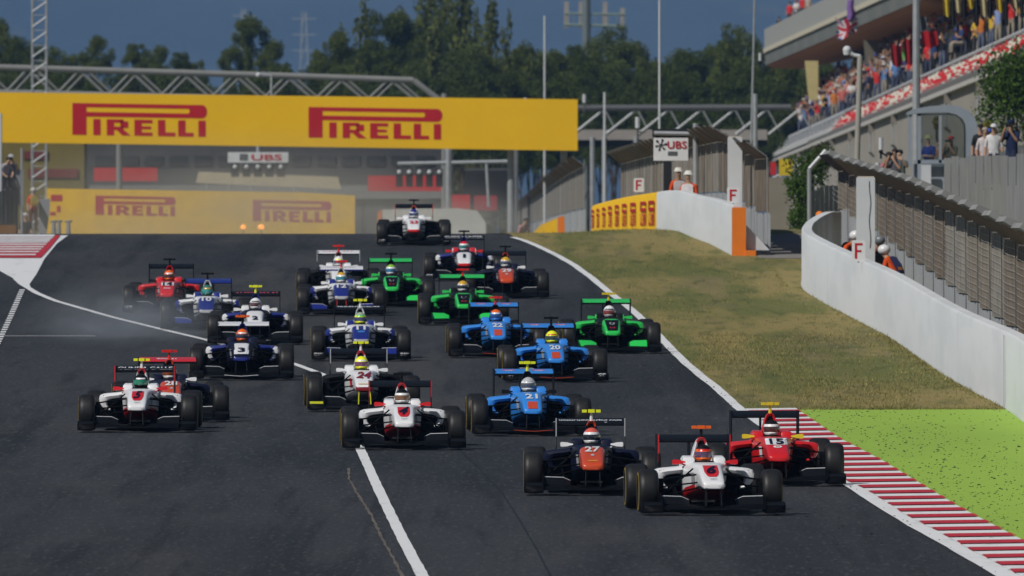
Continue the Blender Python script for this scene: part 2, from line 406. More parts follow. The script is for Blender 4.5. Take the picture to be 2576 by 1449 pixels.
def img_box(b, x0, y0, x1, y1, s, d, mi=None, root=None):
    """a box whose front fills that rectangle of the view at scale s, d metres deep"""
    p, q = P(x0, y1, s), P(x1, y0, s); o = Vector(root.location) if root else Vector()
    p -= o; q -= o; b.box(p.x, q.x, p.y, p.y+d, p.z, q.z, mi)
def rod(b, root, a, c, r, mi=None, n=6):
    b.tube(Vector(a)-Vector(root.location), Vector(c)-Vector(root.location), r, n=n, mi=mi)

# tyre-brand lettering as flat print: stretched P over the other letters
def tyre_logo(parent, fn, w, h, m):
    def sh(vs, fs, nm):
        b = MB(); b.add([fn(x*w, y*h) for x, y in vs], fs); b.build(nm, m, parent, smooth=0)
    # P: stem + long bowl
    o = []; i = []; n = 10
    for k in range(n+1):
        a = math.pi/2 - math.pi*k/n; o.append((.962+.038*math.cos(a), .79+.21*math.sin(a)))
    for k in range(n+1):
        a = math.pi/2 - math.pi*k/n; i.append((.858+.012*math.cos(a), .80+.075*math.sin(a)))
    vs = [(0,0),(.105,0),(.105,.58),(.105,.725),(.105,.875),(.105,1),(0,1)]; fs = [(0,1,5,6)]
    vs = [(0,0),(.105,0),(.105,1),(0,1)]; fs = [(0,1,2,3)]
    k0 = len(vs); vs += [(.105,1)] + o + [(.105,.58)]; k1 = len(vs); vs += [(.105,.875)] + i + [(.105,.725)]
    m_ = len(o)+2
    fs += [(k0+q, k1+q, k1+q+1, k0+q+1) for q in range(m_-1)]
    sh(vs, fs, 'letter')
    r = lambda x0, x1, y0, y1: ([(x0,y0),(x1,y0),(x1,y1),(x0,y1)])
    def rects(rs):
        vs = []; fs = []
        for q in rs: k = len(vs); vs += r(*q); fs.append((k,k+1,k+2,k+3))
        return vs, fs
    t = .51
    sh(*rects([(.155,.21,0,t)]), 'letter')
    vs, fs = rects([(.255,.31,0,t),(.31,.38,.40,t),(.31,.38,.17,.28),(.355,.415,.24,.45)]); k = len(vs)
    vs += [(.33,.17),(.385,.17),(.435,0),(.37,0)]; fs.append((k,k+1,k+2,k+3)); sh(vs, fs, 'letter')
    sh(*rects([(.46,.515,0,t),(.515,.595,.40,t),(.515,.585,.21,.30),(.515,.595,0,.11)]), 'letter')
    sh(*rects([(.635,.69,0,t),(.69,.765,0,.12)]), 'letter')
    sh(*rects([(.785,.84,0,t),(.84,.90,0,.12)]), 'letter')
    sh(*rects([(.935,.99,0,t)]), 'letter')

# --- banner gantry over the track
s = 52.0
def tilt_box(name, pts, s, d, m, root):
    """quadrilateral of view points (lower left, lower right, upper right, upper left), d deep"""
    f = [inv(root, P(x, y, s)) for x, y in pts]
    b = MB(); b.hexa([f[0], f[1], f[1]+Vector((0,d,0)), f[0]+Vector((0,d,0))], [f[3], f[2], f[2]+Vector((0,d,0)), f[3]+Vector((0,d,0))])
    return b.build(name, m, root)
gan = thing('banner_gantry', 'long yellow tyre banner spanning the whole track overhead', 'gantry', P(700, 590, s))
pnl = tilt_box('banner_panel', [(-90,357),(1453,379),(1453,250),(-90,231)], s, .8, C_yel, gan)
for x0, x1, yt, yb in ((182,521,261,341),(776,1113,271,348)):
    p0 = inv(gan, P(x0, yb-2, s)); w = (x1-x0)/s; h = (yb-yt)/s; sl = -.016
    tyre_logo(gan, lambda a, c, p0=p0, sl=sl: Vector((p0.x+a, p0.y-.012, p0.z+c+a*sl)), w, h, C_pred)
b = MB(); rod(b, gan, P(-60,600,s)+Vector((0,.4,0)), P(-60,230,s)+Vector((0,.4,0)), .22, n=10)
b.build('support_post', C_steel, gan)
for xx in (1285, 1418):
    b = MB(); rod(b, gan, P(xx,604,s)+Vector((0,1.1,0)), P(xx,300,s)+Vector((0,1.1,0)), .17, n=10); b.build('support_post', C_steel, gan)

# --- roof truss behind the banner
s = 47.0
tr = thing('roof_truss', 'grey tubular roof truss sagging away behind the yellow banner', 'truss', P(500, 590, s))
b = MB(); rod(b, tr, P(-120,166,s), P(700,190,s), .17, n=8); rod(b, tr, P(700,190,s), P(1040,202,s), .17, n=8); rod(b, tr, P(1040,202,s), P(1118,262,s), .17, n=8); b.build('top_chord', C_tsteel, tr)
b = MB(); rod(b, tr, P(-120,232,s), P(1118,262,s), .22, n=8); b.build('bottom_chord', C_tsteel, tr)
for x in range(-60, 1040, 130):
    for dx in (70, -62):
        b = MB(); yt = 168+(x+120)*.028; rod(b, tr, P(x,yt,s), P(x+dx,238+x*.02,s), .085); b.build('brace', C_tsteel, tr); b = MB(); rod(b, tr, P(x+18,yt,s)+Vector((0,1.5,0)), P(x+18+dx,238+x*.02,s)+Vector((0,1.5,0)), .07)
        b.build('brace', C_tsteel, tr)
b = MB()
for xx in (300, 1118):
    b = MB(); rod(b, tr, P(xx,610,s), P(xx,235,s), .16, n=8); b.build('truss_leg', C_tsteel, tr)
cm = thing('camera_mast', 'white dome camera on a short bent mast above the banner', 'camera', P(690, 250, 50))
b = MB(); rod(b, cm, P(683,300,50), P(683,190,50), .07); rod(b, cm, P(683,190,50), P(655,188,50), .06); b.build('mast', C_steel, cm)
b = MB(); b.ball(inv(cm, P(650,189,50)), .13); b.build('camera_head', C_lite, cm)

# --- lattice mast, left
s = 49.0
lm = thing('lattice_mast', 'tall galvanised lattice mast rising past the left end of the yellow banner', 'mast', P(98, 600, s))
for x, d in ((80,0),(117,0),(82,.7),(114,.7)):
    b = MB(); rod(b, lm, P(x,610,s)+Vector((0,d,0)), P(x+1,-160,s)+Vector((0,d,0)), .045); b.build('leg', C_steel, lm)
y = 600
while y > -150:
    b = MB(); rod(b, lm, P(80,y,s), P(117,y-26,s), .045, n=5); b.build('brace', C_lite, lm); y -= 38
    b = MB(); rod(b, lm, P(80,y+8,s)+Vector((0,.7,0)), P(117,y+8,s)+Vector((0,.7,0)), .02, n=5); b.build('rung', C_steel, lm)

# --- second truss roof to the right of the banner
s = 42.0
t2 = thing('roof_truss', 'grey truss roof with pale diagonal braces between the banner and the fence', 'truss', P(1700, 590, s))
b = MB(); rod(b, t2, P(1440,272,s), P(1990,270,s), .19, n=8); b.build('top_chord', C_ngrey, t2)
b = MB(); q = inv(t2, P(1420,352,s)); q2 = inv(t2, P(1930,322,s)); b.box(q.x, q2.x, q.y, q.y+6, q.z, q2.z-.1); b.build('roof_slab', plain((.30,.28,.26), .9), t2)
b = MB(); q = inv(t2, P(1420,368,s)); q2 = inv(t2, P(1930,353,s)); b.box(q.x, q2.x, q.y+.3, q.y+6, q.z, q2.z); b.build('roof_edge', C_dark, t2)
for x in range(1455, 1950, 82):
    b = MB(); rod(b, t2, P(x-14,338,s), P(x+66,274,s), .07); b.build('brace', C_lite, t2)
    b = MB(); rod(b, t2, P(x+66,274,s)+Vector((0,1,0)), P(x+96,330,s)+Vector((0,1,0)), .05); b.build('brace', C_steel, t2)
for xx in (1490, 1520, 1600):
    b = MB(); rod(b, t2, P(xx,610,s), P(xx,345,s), .14, n=8); b.build('leg', C_steel, t2)

# --- pit building and what hangs on it
s = 41.0
pb = thing('pit_building', 'dark grey pit building under the yellow banner', 'building', P(650, 590, s))
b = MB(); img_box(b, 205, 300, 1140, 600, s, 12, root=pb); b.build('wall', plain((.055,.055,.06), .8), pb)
b = MB(); img_box(b, 225, 466, 1110, 500, s, -.4, root=pb); b.build('balcony', plain((.20,.20,.20), .9), pb)
for x in range(240, 1100, 62):
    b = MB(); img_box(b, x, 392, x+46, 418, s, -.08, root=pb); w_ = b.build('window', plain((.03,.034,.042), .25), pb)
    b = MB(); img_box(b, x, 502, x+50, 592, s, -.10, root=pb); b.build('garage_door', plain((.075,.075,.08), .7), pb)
ob = thing('pit_tower', 'olive yellow tower block left of the pit building', 'building', P(150, 590, 44))
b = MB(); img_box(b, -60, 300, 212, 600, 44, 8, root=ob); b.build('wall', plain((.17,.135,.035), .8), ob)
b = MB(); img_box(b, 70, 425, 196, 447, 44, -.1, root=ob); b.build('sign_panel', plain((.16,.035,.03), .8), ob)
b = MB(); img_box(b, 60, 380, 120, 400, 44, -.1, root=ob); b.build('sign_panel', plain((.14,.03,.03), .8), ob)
def slab(name, label, cat, x0, y0, x1, y1, s, d, m, group=None):
    r = P((x0+x1)/2, y1, s); b = MB(); p, q = P(x0,y1,s), P(x1,y0,s)
    b.box(p.x-r.x, q.x-r.x, 0, d, 0, q.z-p.z)
    return tag(b.build(name, m, loc=r), label, cat, group)
slab('sign_board', 'long red board on the pit building left of the start lights', 'sign', 236, 422, 396, 456, 45, .3, C_rsign)
slab('sign_board', 'long red board beneath the right cluster of start lights', 'sign', 925, 442, 1116, 481, 45, .3, C_rsign)
slab('sign_board', 'square red panel right of the grey post above the white barrier', 'sign', 1136, 490, 1182, 532, 46, .3, C_rsign)
slab('sign_board', 'small red panel left of the fence beyond the white barrier', 'sign', 1192, 492, 1250, 530, 46, .3, plain((.32,.03,.04)))
aw = thing('awning', 'long beige awning on the pit building beneath the left start lights', 'awning', P(680, 470, 45))
b = MB(); p = [inv(aw, P(x,y,45)) for x, y in ((492,460),(500,432),(850,445),(858,476))]
b.extrude(p, (0,1.5,0)); b.build('canopy', plain((.50,.43,.29), .9), aw)
for x in range(520, 850, 55):
    b = MB(); rod(b, aw, P(x,462+(x-500)*.03,45), P(x,600,45), .05); b.build('pole', C_steel, aw)
# start lights
def lights(label, x0, x1, y0, y1, s, panel, lit):
    r = thing('start_lights', label, 'start lights', P((x0+x1)/2, y1, s), group='start light clusters over the grid')
    if panel:
        b = MB(); img_box(b, x0-4, panel[0], x1+4, panel[1], s, .3, root=r); b.build('name_panel', plain((.62,.64,.66)), r)
        lettering('lettering', 'UBS', lambda a, c: inv(r, P((x0+x1)/2+22+a*s, (panel[0]+panel[1])/2-c*s, s))+Vector((0,-.02,0)), 1.6, .32, C_pred, r)
        b = MB(); img_box(b, x0+26, panel[0]+4, x0+46, panel[1]-6, s, -.03, root=r); b.build('emblem', C_ngrey, r)
    n = 5; w = (x1-x0)/n
    for k in range(n):
        b = MB(); img_box(b, x0+w*k+4, y0, x0+w*(k+1)-4, y1, s, .35, root=r); h = b.build('lamp_housing', C_black, r)
        b = MB(); c = inv(r, P(x0+w*(k+.5), y0+8, s)); b.ball((c.x, c.y-.02, c.z), (.12,.08,.12), 10, 6)
        b.build('lens', C_lite, h)
    return r
r = lights('start light cluster under a pale name panel in front of the beige awning', 577, 721, 412, 445, 48, (383,409), True)
b = MB(); rod(b, r, P(649,383,48)+Vector((0,.2,0)), P(649,300,48)+Vector((0,.2,0)), .1); b.build('hanger', C_steel, r)
r = lights('start light cluster hung from a grey arm in front of the red board', 992, 1118, 425, 470, 49, None, False)
b = MB(); rod(b, r, P(1000,412,49), P(1296,406,49), .1, n=8); b.build('arm', C_steel, r)
b = MB(); rod(b, r, P(1128,600,49), P(1128,370,49), .16, n=8); b.build('post', C_steel, r)
b = MB(); rod(b, r, P(1294,600,49), P(1294,372,49), .2, n=8); b.build('post', C_steel, r)
b = MB(); rod(b, r, P(1230,520,49), P(1224,408,49), .09, n=6); b.build('brace', C_steel, r)
db = thing('container', 'black box unit behind the grey posts right of the start lights', 'container', P(1225, 530, 44))
b = MB(); img_box(b, 1168, 428, 1290, 520, 44, 2.5, root=db); b.build('body', C_dark, db)
b = MB(); img_box(b, 1168, 424, 1290, 428, 44, 2.6, root=db); b.build('roof', C_ngrey, db)

# --- low yellow barrier wall and pale barrier behind the last car
s = 56.0
yw = thing('barrier_wall', 'low yellow barrier with tyre lettering at the far end of the track', 'barrier', P(500, 590, s))
f = [inv(yw, P(x,y,s)) for x, y in ((117,604),(893,604),(893,492),(760,484),(117,474))]
b = MB(); b.extrude(f, (0,.5,0)); b.build('panel', C_yel2, yw)
for x0, x1, yt, yb in ((126,160,490,555),(240,442,492,540),(636,834,503,556)):
    if x1-x0 < 60: 
        b = MB(); img_box(b, 128, 490, 157, 506, s, -.012, root=yw); img_box(b, 143, 518, 152, 534, s, -.012, root=yw); img_box(b, 126, 533, 140, 542, s, -.012, root=yw); b.build('letter', C_pred, yw); continue
    p0 = inv(yw, P(x0, yb, s))
    tyre_logo(yw, lambda a, c, p0=p0: Vector((p0.x+a, p0.y-.012, p0.z+c-a*.02)), (x1-x0)/s, (yb-yt)/s, C_pred)
s = 57.0
wb = thing('barrier_wall', 'low white barrier with orange end directly behind the last car', 'barrier', P(1085, 590, s))
f = [inv(wb, P(x,y,s)) for x, y in ((962,600),(1222,600),(1222,560),(1200,530),(1150,524),(962,527))]
b = MB(); b.extrude(f, (0,.6,0)); b.build('panel', plain((.56,.57,.54), .8), wb)
f = [inv(wb, P(x,y,s)) for x, y in ((946,600),(960,600),(960,527),(950,534))]
b = MB(); b.extrude(f, (0,.6,0)); b.build('end_cap', C_or, wb)
for x, k in ((612,'left'),(657,'right')):
    r = thing('warning_lamp', 'glowing orange lamp, the %s one of the pair before the yellow barrier' % k, 'lamp', P(x, 582, 68), group='orange lamps before the yellow barrier')
    b = MB(); b.ball((0,0,.16), (.10 if k == 'left' else .125,.06,.10), 12, 8); b.build('bulb', mat('orange_glow', (.9,.3,.02), var=0, emit=(1,.32,.03,3.0)), r)
    b = MB(); b.tube((0,0,-.3), (0,0,.09), .02); b.box(-.06,.06,-.03,.03,.07,.095); b.build('stand', C_dark, r)

# --- right-hand walls
def wall_mesh(name, line, hs, th, m, root, base=None):
    """wall along (X, Y) points with heights hs and thickness th to the outside"""
    b = MB(); rr = []
    n = len(line)
    for i, ((X, Y), h) in enumerate(zip(line, hs)):
        a = Vector(line[max(0,i-1)]); c = Vector(line[min(n-1,i+1)]); d = (c-a).normalized(); nrm = Vector((d.y, -d.x))
        z = gz(X, Y); q = Vector((X, Y)); p2 = q + nrm*th
        pr = [(q, -.06), (q-nrm*.012, .0), (q-nrm*.012, .055), (q, .10), (q, h-.05), (q+nrm*.04, h), (p2-nrm*.03, h), (p2, h-.04), (p2, -.06)]
        rr.append([Vector((v.x, v.y, z+dz))-Vector(root.location) for v, dz in pr])
    b.loft(rr, cap0=True, cap1=True); return b.build(name, m, root, smooth=40)
def smoothline(pl, n):
    out = []
    for i in range(len(pl)-1):
        p0, p1, p2, p3 = (Vector(pl[max(0,i-1)]), Vector(pl[i]), Vector(pl[i+1]), Vector(pl[min(len(pl)-1,i+2)]))
        for k in range(n):
            t = k/n; out.append(tuple(.5*((2*p1)+(-p0+p2)*t+(2*p0-5*p1+4*p2-p3)*t*t+(-p0+3*p1-3*p2+p3)*t*t*t)))
    out.append(tuple(pl[-1])); return out
rw = thing('retaining_wall', 'long white concrete wall curving along the grass at the right', 'wall', (8, 400, gz(8, 400)))
line = smoothline(poly([(3300,1520),(2860,1240),(2660,1110),(2576,1062),(2529,1029),(2389,954),(2243,854),(2139,798),(2060,755),(2018,724),(2028,692),(2064,668),(2090,664)]), 6)
hs = [1.27 if i < 60 else 1.25 for i in range(len(line))]
wall_mesh('wall_body', line, hs, .26, C_wallw, rw)
b = MB(); x_, y_ = G(2526, 1029)
b.box(x_-8-.012, x_-8+.004, y_-400-.03, y_-400+.03, gz(x_, y_)-rw.location.z, gz(x_, y_)-rw.location.z+1.22); b.build('joint', plain((.40,.42,.43)), rw)
b = MB(); p = P(2066, 560, 104); b.ball(inv(rw, P(2062, 541, 104)), (.10,.10,.10), 10, 8); b.build('end_cap', C_or, rw)
# steps striped orange behind the wall's end
so = thing('striped_board', 'orange and dark striped board behind the curved end of the white wall', 'board', P(2100, 640, 103))
for k in range(5):
    b = MB(); img_box(b, 2080, 532+k*24, 2116, 546+k*24, 103, .08, root=so); b.build('plank', C_or, so)
    b = MB(); img_box(b, 2080, 548+k*24, 2116, 554+k*24, 103, .06, root=so); b.build('plank', plain((.16,.10,.06)), so)

gw = thing('barrier_wall', 'white and yellow concrete barrier with orange end below the flag marshals', 'wall', (4, 540, gz(4, 540)))
lw = [(5.30, 497), (4.62, 513), (4.2, 527), (3.78, 546)]
A = [G(1843, 645), G(1790, 622), G(1735, 604), (3.80, 543)]
wl = smoothline(A, 5); wall_mesh('white_wall', wl, [1.23-.23*i/(len(wl)-1) for i in range(len(wl))], .22, C_wallw, gw)
B_ = smoothline([(3.80, 543.2), (3.2, 565), (2.72, 590), (2.38, 616)], 5)
wall_mesh('yellow_wall', B_, [1.0-.22*(i/(len(B_)-1)) for i in range(len(B_))], .22, C_yel2, gw)
for k in range(9):
    t0 = (k+.25)/9*(len(B_)-1); i = int(t0); f_ = t0-i; p = Vector(B_[i])*(1-f_)+Vector(B_[min(i+1,len(B_)-1)])*f_
    q = Vector(B_[min(i+1,len(B_)-1)]) - Vector(B_[i]); q.normalize(); H = 1.0-.22*t0/(len(B_)-1)
    base = Vector((p.x-.02, p.y, gz(p.x, p.y)+.12)) - Vector(gw.location)
    tyre_logo(gw, lambda a, c, base=base, q=q: base + Vector((q.x*a, q.y*a, c)) + Vector((-.006,0,0)), 4.4, H*.66, C_pred)
q = Vector(A[0]); b = MB(); z = gz(q.x, q.y) - gw.location.z
b.box(q.x-4-.02, q.x-4+.32, q.y-540-.22, q.y-540-.012, z-.06, z+1.18); b.box(q.x-4+.32, q.x-4+.56, q.y-540-.32, q.y-540+.5, z-.06, z+.14); b.build('end_cap', C_or, gw)
f = [(q.x-4+.33, q.y-540, z+.141), (q.x-4+.9, q.y-540, z+.141), (q.x-4+.33, q.y-540, z+.75)]
b = MB(); b.extrude(f, (0,.3,0)); b.build('buttress', C_wallw, gw)
rw2 = thing('barrier_wall', 'short yellow barrier with orange end further down the track', 'wall', P(1380, 588, 60))
f = [inv(rw2, P(x,y,60)) for x, y in ((1332,596),(1402,596),(1402,548),(1360,566))]
b = MB(); b.extrude(f, (0,.3,0)); b.build('panel', C_yel2, rw2)
f = [inv(rw2, P(x,y,60)) for x, y in ((1403,596),(1421,596),(1419,543),(1403,547))]
b = MB(); b.extrude(f, (0,.3,0)); b.build('end_cap', C_or, rw2)

# pillars, flag boards
def pillar(label, x0, x1, yt, s):
    X = ((x0+x1)/2-CX)/s; Y = F/s; r = thing('pillar', label, 'pillar', (X, Y, gz(X, Y)))
    w = (x1-x0)/s/2; top = ZC+(HY-yt)/s - gz(X, Y)
    b = MB(); b.box(-w, w, 0, .5, -.1, top); b.build('shaft', C_wallw, r)
    b = MB(); b.box(-w+.02, w-.02, .03, .47, top, top+.03); b.build('cap', plain((.5,.46,.38)), r)
    return r
pillar('white pillar behind the orange wall end, near the two flag marshals', 1831, 1867, 346, 102)
pr2 = pillar('white pillar behind the long white wall, near the crouching marshals', 2155, 2201, 447, 117)
b = MB(); pts = [Vector(((2188-2178+2*math.sin(k*1.3))/117, -.012, 1.2+k*.16)) for k in range(10)]
for a, c in zip(pts, pts[1:]): b.tube(a, c, .006, n=4)
b.build('cable', C_dark, pr2)
def fboard(label, x0, x1, y0, y1, s, stick=0):
    r = thing('flag_board', label, 'sign', P((x0+x1)/2, y1, s), group='white boards marked F on the walls')
    w, h = (x1-x0)/s/2, (y1-y0)/s; c = .18*w
    f = [(-w+c,0,0),(w-c,0,0),(w,0,c),(w,0,h-c),(w-c,0,h),(-w+c,0,h),(-w,0,h-c),(-w,0,c)]
    b = MB(); b.extrude(f, (0,.03,0)); b.build('board', plain((.70,.71,.72)), r)
    b = MB(); W_, H_ = w*1.15, h*.72; x_, z_ = -W_*.5, h*.14; t = W_*.30
    for (a, c2, d, e) in ((0,t,0,H_),(t,W_,H_-t*.9,H_),(t,W_*.85,H_*.42,H_*.42+t*.85)): b.add([(x_+a,-.006,z_+d),(x_+c2,-.006,z_+d),(x_+c2,-.006,z_+e),(x_+a,-.006,z_+e)], [(0,1,2,3)])
    b.build('letter', C_pred, r, smooth=0)
    b = MB(); b.tube((0,.06,-.02), (0,.06,h*.8), .02); b.build('stake', C_steel, r)
    return r
fboard('white F board standing on the yellow barrier', 1594, 1620, 448, 483, 93)
fboard('white F board at the foot of the pillar by the orange wall end', 1829, 1860, 471, 511, 103.2)
fboard('white F board on the long white wall before the crouching marshals', 2143, 2177, 604, 658, 123)

# sign board on its post
us = thing('hanging_sign', 'white bank sign hung from a grey post in front of the fence', 'sign', P(1750, 500, 84))
b = MB(); rod(b, us, P(1750,590,94), P(1750,310,94), .075, n=8); b.build('post', C_steel, us)
b = MB(); rod(b, us, P(1750,337,94), P(1645,335,94), .06, n=8); b.build('arm', C_steel, us)
b = MB(); img_box(b, 1641, 324, 1734, 345, 94, .25, root=us); b.build('header_box', C_dark, us)
b = MB(); img_box(b, 1644, 347, 1731, 404, 94, .12, root=us); b.build('panel', plain((.72,.73,.75)), us)
lettering('lettering', 'UBS', lambda a, c: inv(us, P(1703+a*94, 364-c*94, 94))+Vector((0,-.02,0)), .52, .2, C_pred, us, bold=.012)
b = MB(); c0 = inv(us, P(1662,365,94)) + Vector((0,-.012,0))
for k in range(3):
    a = k*math.pi/3+.2; d = Vector((math.cos(a),0,math.sin(a))); n_ = Vector((-d.z,0,d.x))
    p, q = c0-d*.14, c0+d*.14; b.tube(p, q, .012, n=4); b.ball(q, (.035,.01,.035), 8, 4); b.tube(p-n_*.03, p+n_*.03, .010, n=4); b.tube(p+d*.04-n_*.025, p+d*.04+n_*.025, .008, n=4)
b.build('emblem', C_dark, us)
b = MB(); img_box(b, 1680, 381, 1704, 391, 94, -.012, root=us); b.build('display', C_ngrey, us)
slab('post', 'dark square post beneath the white bank sign', 'post', 1669, 406, 1690, 482, 93.2, .12, C_dark)

# --- fences: boarded panels in level steps with a leaning top
PLK = [mat('fence_boarding_%d' % i, c, rough=.9, spec=.12, var=.30, scale=1.6) for i, c in enumerate(((.235,.205,.165),(.20,.17,.135),(.27,.25,.215),(.18,.145,.11)))]
def fence(name, label, line, plen, root_at, lean=-.5, base=1.12, gusset=True, side=1, cables=True, pale=None):
    """line holds (X, Y, height)"""
    r = thing(name, label, 'fence', root_at); o = Vector(root_at); line = [Vector(p) for p in line]
    L_ = [0]
    for a, c in zip(line, line[1:]): L_.append(L_[-1]+(c-a).length)
    def at(d):
        for i in range(len(line)-1):
            if L_[i] <= d <= L_[i+1]+1e-6: t = (d-L_[i])/(L_[i+1]-L_[i]); return line[i]*(1-t)+line[i+1]*t
        return line[-1].copy()
    n = int(L_[-1]/plen)
    for k in range(n):
        a, c = at(k*plen), at((k+1)*plen); H = (a.z+c.z)/2; a = a.xy; c = c.xy; d = (c-a); nr = Vector((-d.y, d.x)).normalized()*side
        zr = gz(*((a+c)/2)) - o.z
        W3 = lambda q, z, off=0.0: Vector((q.x+nr.x*off-o.x, q.y+nr.y*off-o.y, zr+z))
        b = MB(); m_ = 10; vs = []
        for i in range(m_+1):
            q = a + d*(i/m_*1.004); off = .006 if i % 2 else 0
            vs += [W3(q, base, off), W3(q, H-.42, off)]
        b.add(vs, [(2*i, 2*i+2, 2*i+3, 2*i+1) for i in range(m_)]); b.build('fence_panel', pale or PLK[R.randrange(4)], r, smooth=0)
        b = MB(); vs = []; m_ = 8
        for i in range(m_+1):
            q = a + d*(i/m_); off = .010 if i % 2 else 0
            vs += [W3(q, H-.42, off+.01), W3(q, H-.02, off-lean)]
        b.add(vs, [(2*i, 2*i+2, 2*i+3, 2*i+1) for i in range(m_)]); b.build('overhang_panel', C_plank2, r, smooth=0)
        b = MB(); b.tube(W3(a, -.3, .03), W3(a, H-.38, .05), .009, n=6); b.tube(W3(a, H-.38, .05), W3(a, H-.02, -lean+.05), .009, n=6); b.build('post', C_ngrey if gusset else C_steel, r)
        if gusset:
            dd = Vector((d.x, d.y, 0)).normalized()
            b = MB(); b.extrude([W3(a, H-.40, -.06), W3(a, H-.02, -lean+.02), W3(a, H+.065, -lean*.92), W3(a, H-.18, -.12)], dd*plen*.55); b.build('top_sheet', C_board, r, smooth=0)
        for j in range(2):
            q0, q1 = a+d*(j*.5+.04), a+d*(j*.5+.36); b = MB()
            b.hexa([W3(q0,-.3,.0), W3(q1,-.3,.0), W3(q1,-.3,-.05), W3(q0,-.3,-.05)], [W3(q0,base-.03,.0), W3(q1,base-.03,.0), W3(q1,base-.03,-.05), W3(q0,base-.03,-.05)])
            b.build('base_board', C_bboard, r)
    if cables:
        m_ = n*4
        for z in [base+.10+.13*i for i in range(int((min(p.z for p in line)-.30-base)/.13)+5)]:
            b = MB(); ps = []
            for i in range(m_+1):
                q = at(L_[-1]*i/m_)
                if z > q.z-.42: continue
                d_ = (at(min(L_[-1], L_[-1]*i/m_+1)).xy-at(max(0, L_[-1]*i/m_-1)).xy).normalized(); nr = Vector((-d_.y, d_.x))*side
                ps.append(Vector((q.x+nr.x*.03, q.y+nr.y*.03, gz(q.x, q.y)+z-.022*math.sin(math.pi*(i % 4)/4)+R.uniform(-.004,.004))) - o)
            for p, q in zip(ps, ps[1:]):
                k = len(b.v); u = Vector((0,0,.0036)); w_ = Vector((.0036,0,0))
                b.v += [tuple(v) for v in (p+u, p+w_, p-u, p-w_, q+u, q+w_, q-u, q-w_)]
                for e in range(4): b.f.append((k+e, k+(e+1)%4, k+4+(e+1)%4, k+4+e)); b.m.append(0)
            if b.f: b.build('wire', C_wire, r, smooth=0)
    return r
def sm3(pl, n):
    xy = smoothline([(p[0], p[1]) for p in pl], n); m = len(xy)-1
    return [(x, y, pl[min(len(pl)-2, i//n)][2] + (pl[min(len(pl)-1, i//n+1)][2]-pl[min(len(pl)-2, i//n)][2])*((i-n*min(len(pl)-2, i//n))/n)) for i, (x, y) in enumerate(xy)]
fence('debris_fence', 'brown boarded debris fence with leaning stepped top behind the long white wall', sm3([(9.8,235,2.9),(9.3,290,2.9),(8.85,359,2.95),(8.8,382,2.95),(8.65,433,2.85),(8.45,486,2.5),(8.05,518,2.25)], 4), 9.0, (8.9, 450, gz(8.9, 450)), base=.98)
fence('debris_fence', 'brown boarded debris fence with leaning top behind the two flag marshals', sm3([(6.24,502,2.72),(5.8,514,2.72),(5.35,540,2.72),(4.75,584,2.7),(4.15,630,2.68),(3.6,690,2.66)], 5), 6.0, (5, 540, gz(5, 540)), base=1.0, gusset=False, cables=False)
fence('debris_fence', 'hazy grey debris fence receding beyond the short yellow barrier', sm3([(2.95,838,3.15),(2.3,1030,3.1),(1.3,1625,3.1),(.1,2080,3.1)], 5), 40.0, (1.5, 850, gz(1.5, 850)), base=1.0, gusset=False, cables=False, pale=mat('grey_screen', (.23,.215,.19), rough=.9, spec=.1, var=.2))
# grey boarded fences
def boards(name, label, pts, s0, s1, nb, m, top0, top1, bot0, bot1):
    """upright boards from view x pts[0] at scale s0 to pts[1] at s1"""
    r = thing(name, label, 'fence', P(pts[0], bot0, s0))
    for k in range(nb):
        t0, t1 = k/nb, (k+.94)/nb
        def pt(t, top): s_ = s0+(s1-s0)*t; return inv(r, P(pts[0]+(pts[1]-pts[0])*t, (top0+(top1-top0)*t) if top else (bot0+(bot1-bot0)*t), s_))
        j = Vector((0,0,R.uniform(-.05,.05))); d = Vector((0,.05,0)); b = MB()
        b.hexa([pt(t0,0), pt(t1,0), pt(t1,0)+d, pt(t0,0)+d], [pt(t0,1)+j, pt(t1,1)+j, pt(t1,1)+d+j, pt(t0,1)+d+j]); b.build('board', m, r, smooth=0)
    return r
boards('board_fence', 'weathered grey board fence between the ivy and the brown fence', (2040, 2120), 92, 90, 7, C_board, 478, 462, 620, 640)
boards('board_fence', 'high grey board fence below the spectators at far right', (2352, 2680), 84, 112, 16, C_board, 395, 388, 640, 700)
boards('board_fence', 'low dark grey parapet with a rail in front of the right spectators', (2455, 2690), 88, 104, 8, plain((.16,.165,.165)), 398, 330, 470, 440)
boards('board_fence', 'dark slatted fence at the far left beside the white post', (-60, 46), 72, 70, 10, plain((.05,.05,.05)), 480, 478, 600, 600)
gp = thing('access_gate_post', 'grey bent gate post beside the ivy', 'post', P(2036, 640, 93))
b = MB(); rod(b, gp, P(2036,640,93), P(2036,425,93), .06, n=8); rod(b, gp, P(2036,425,93), P(2078,378,93), .06, n=8); b.build('tube', C_steel, gp)

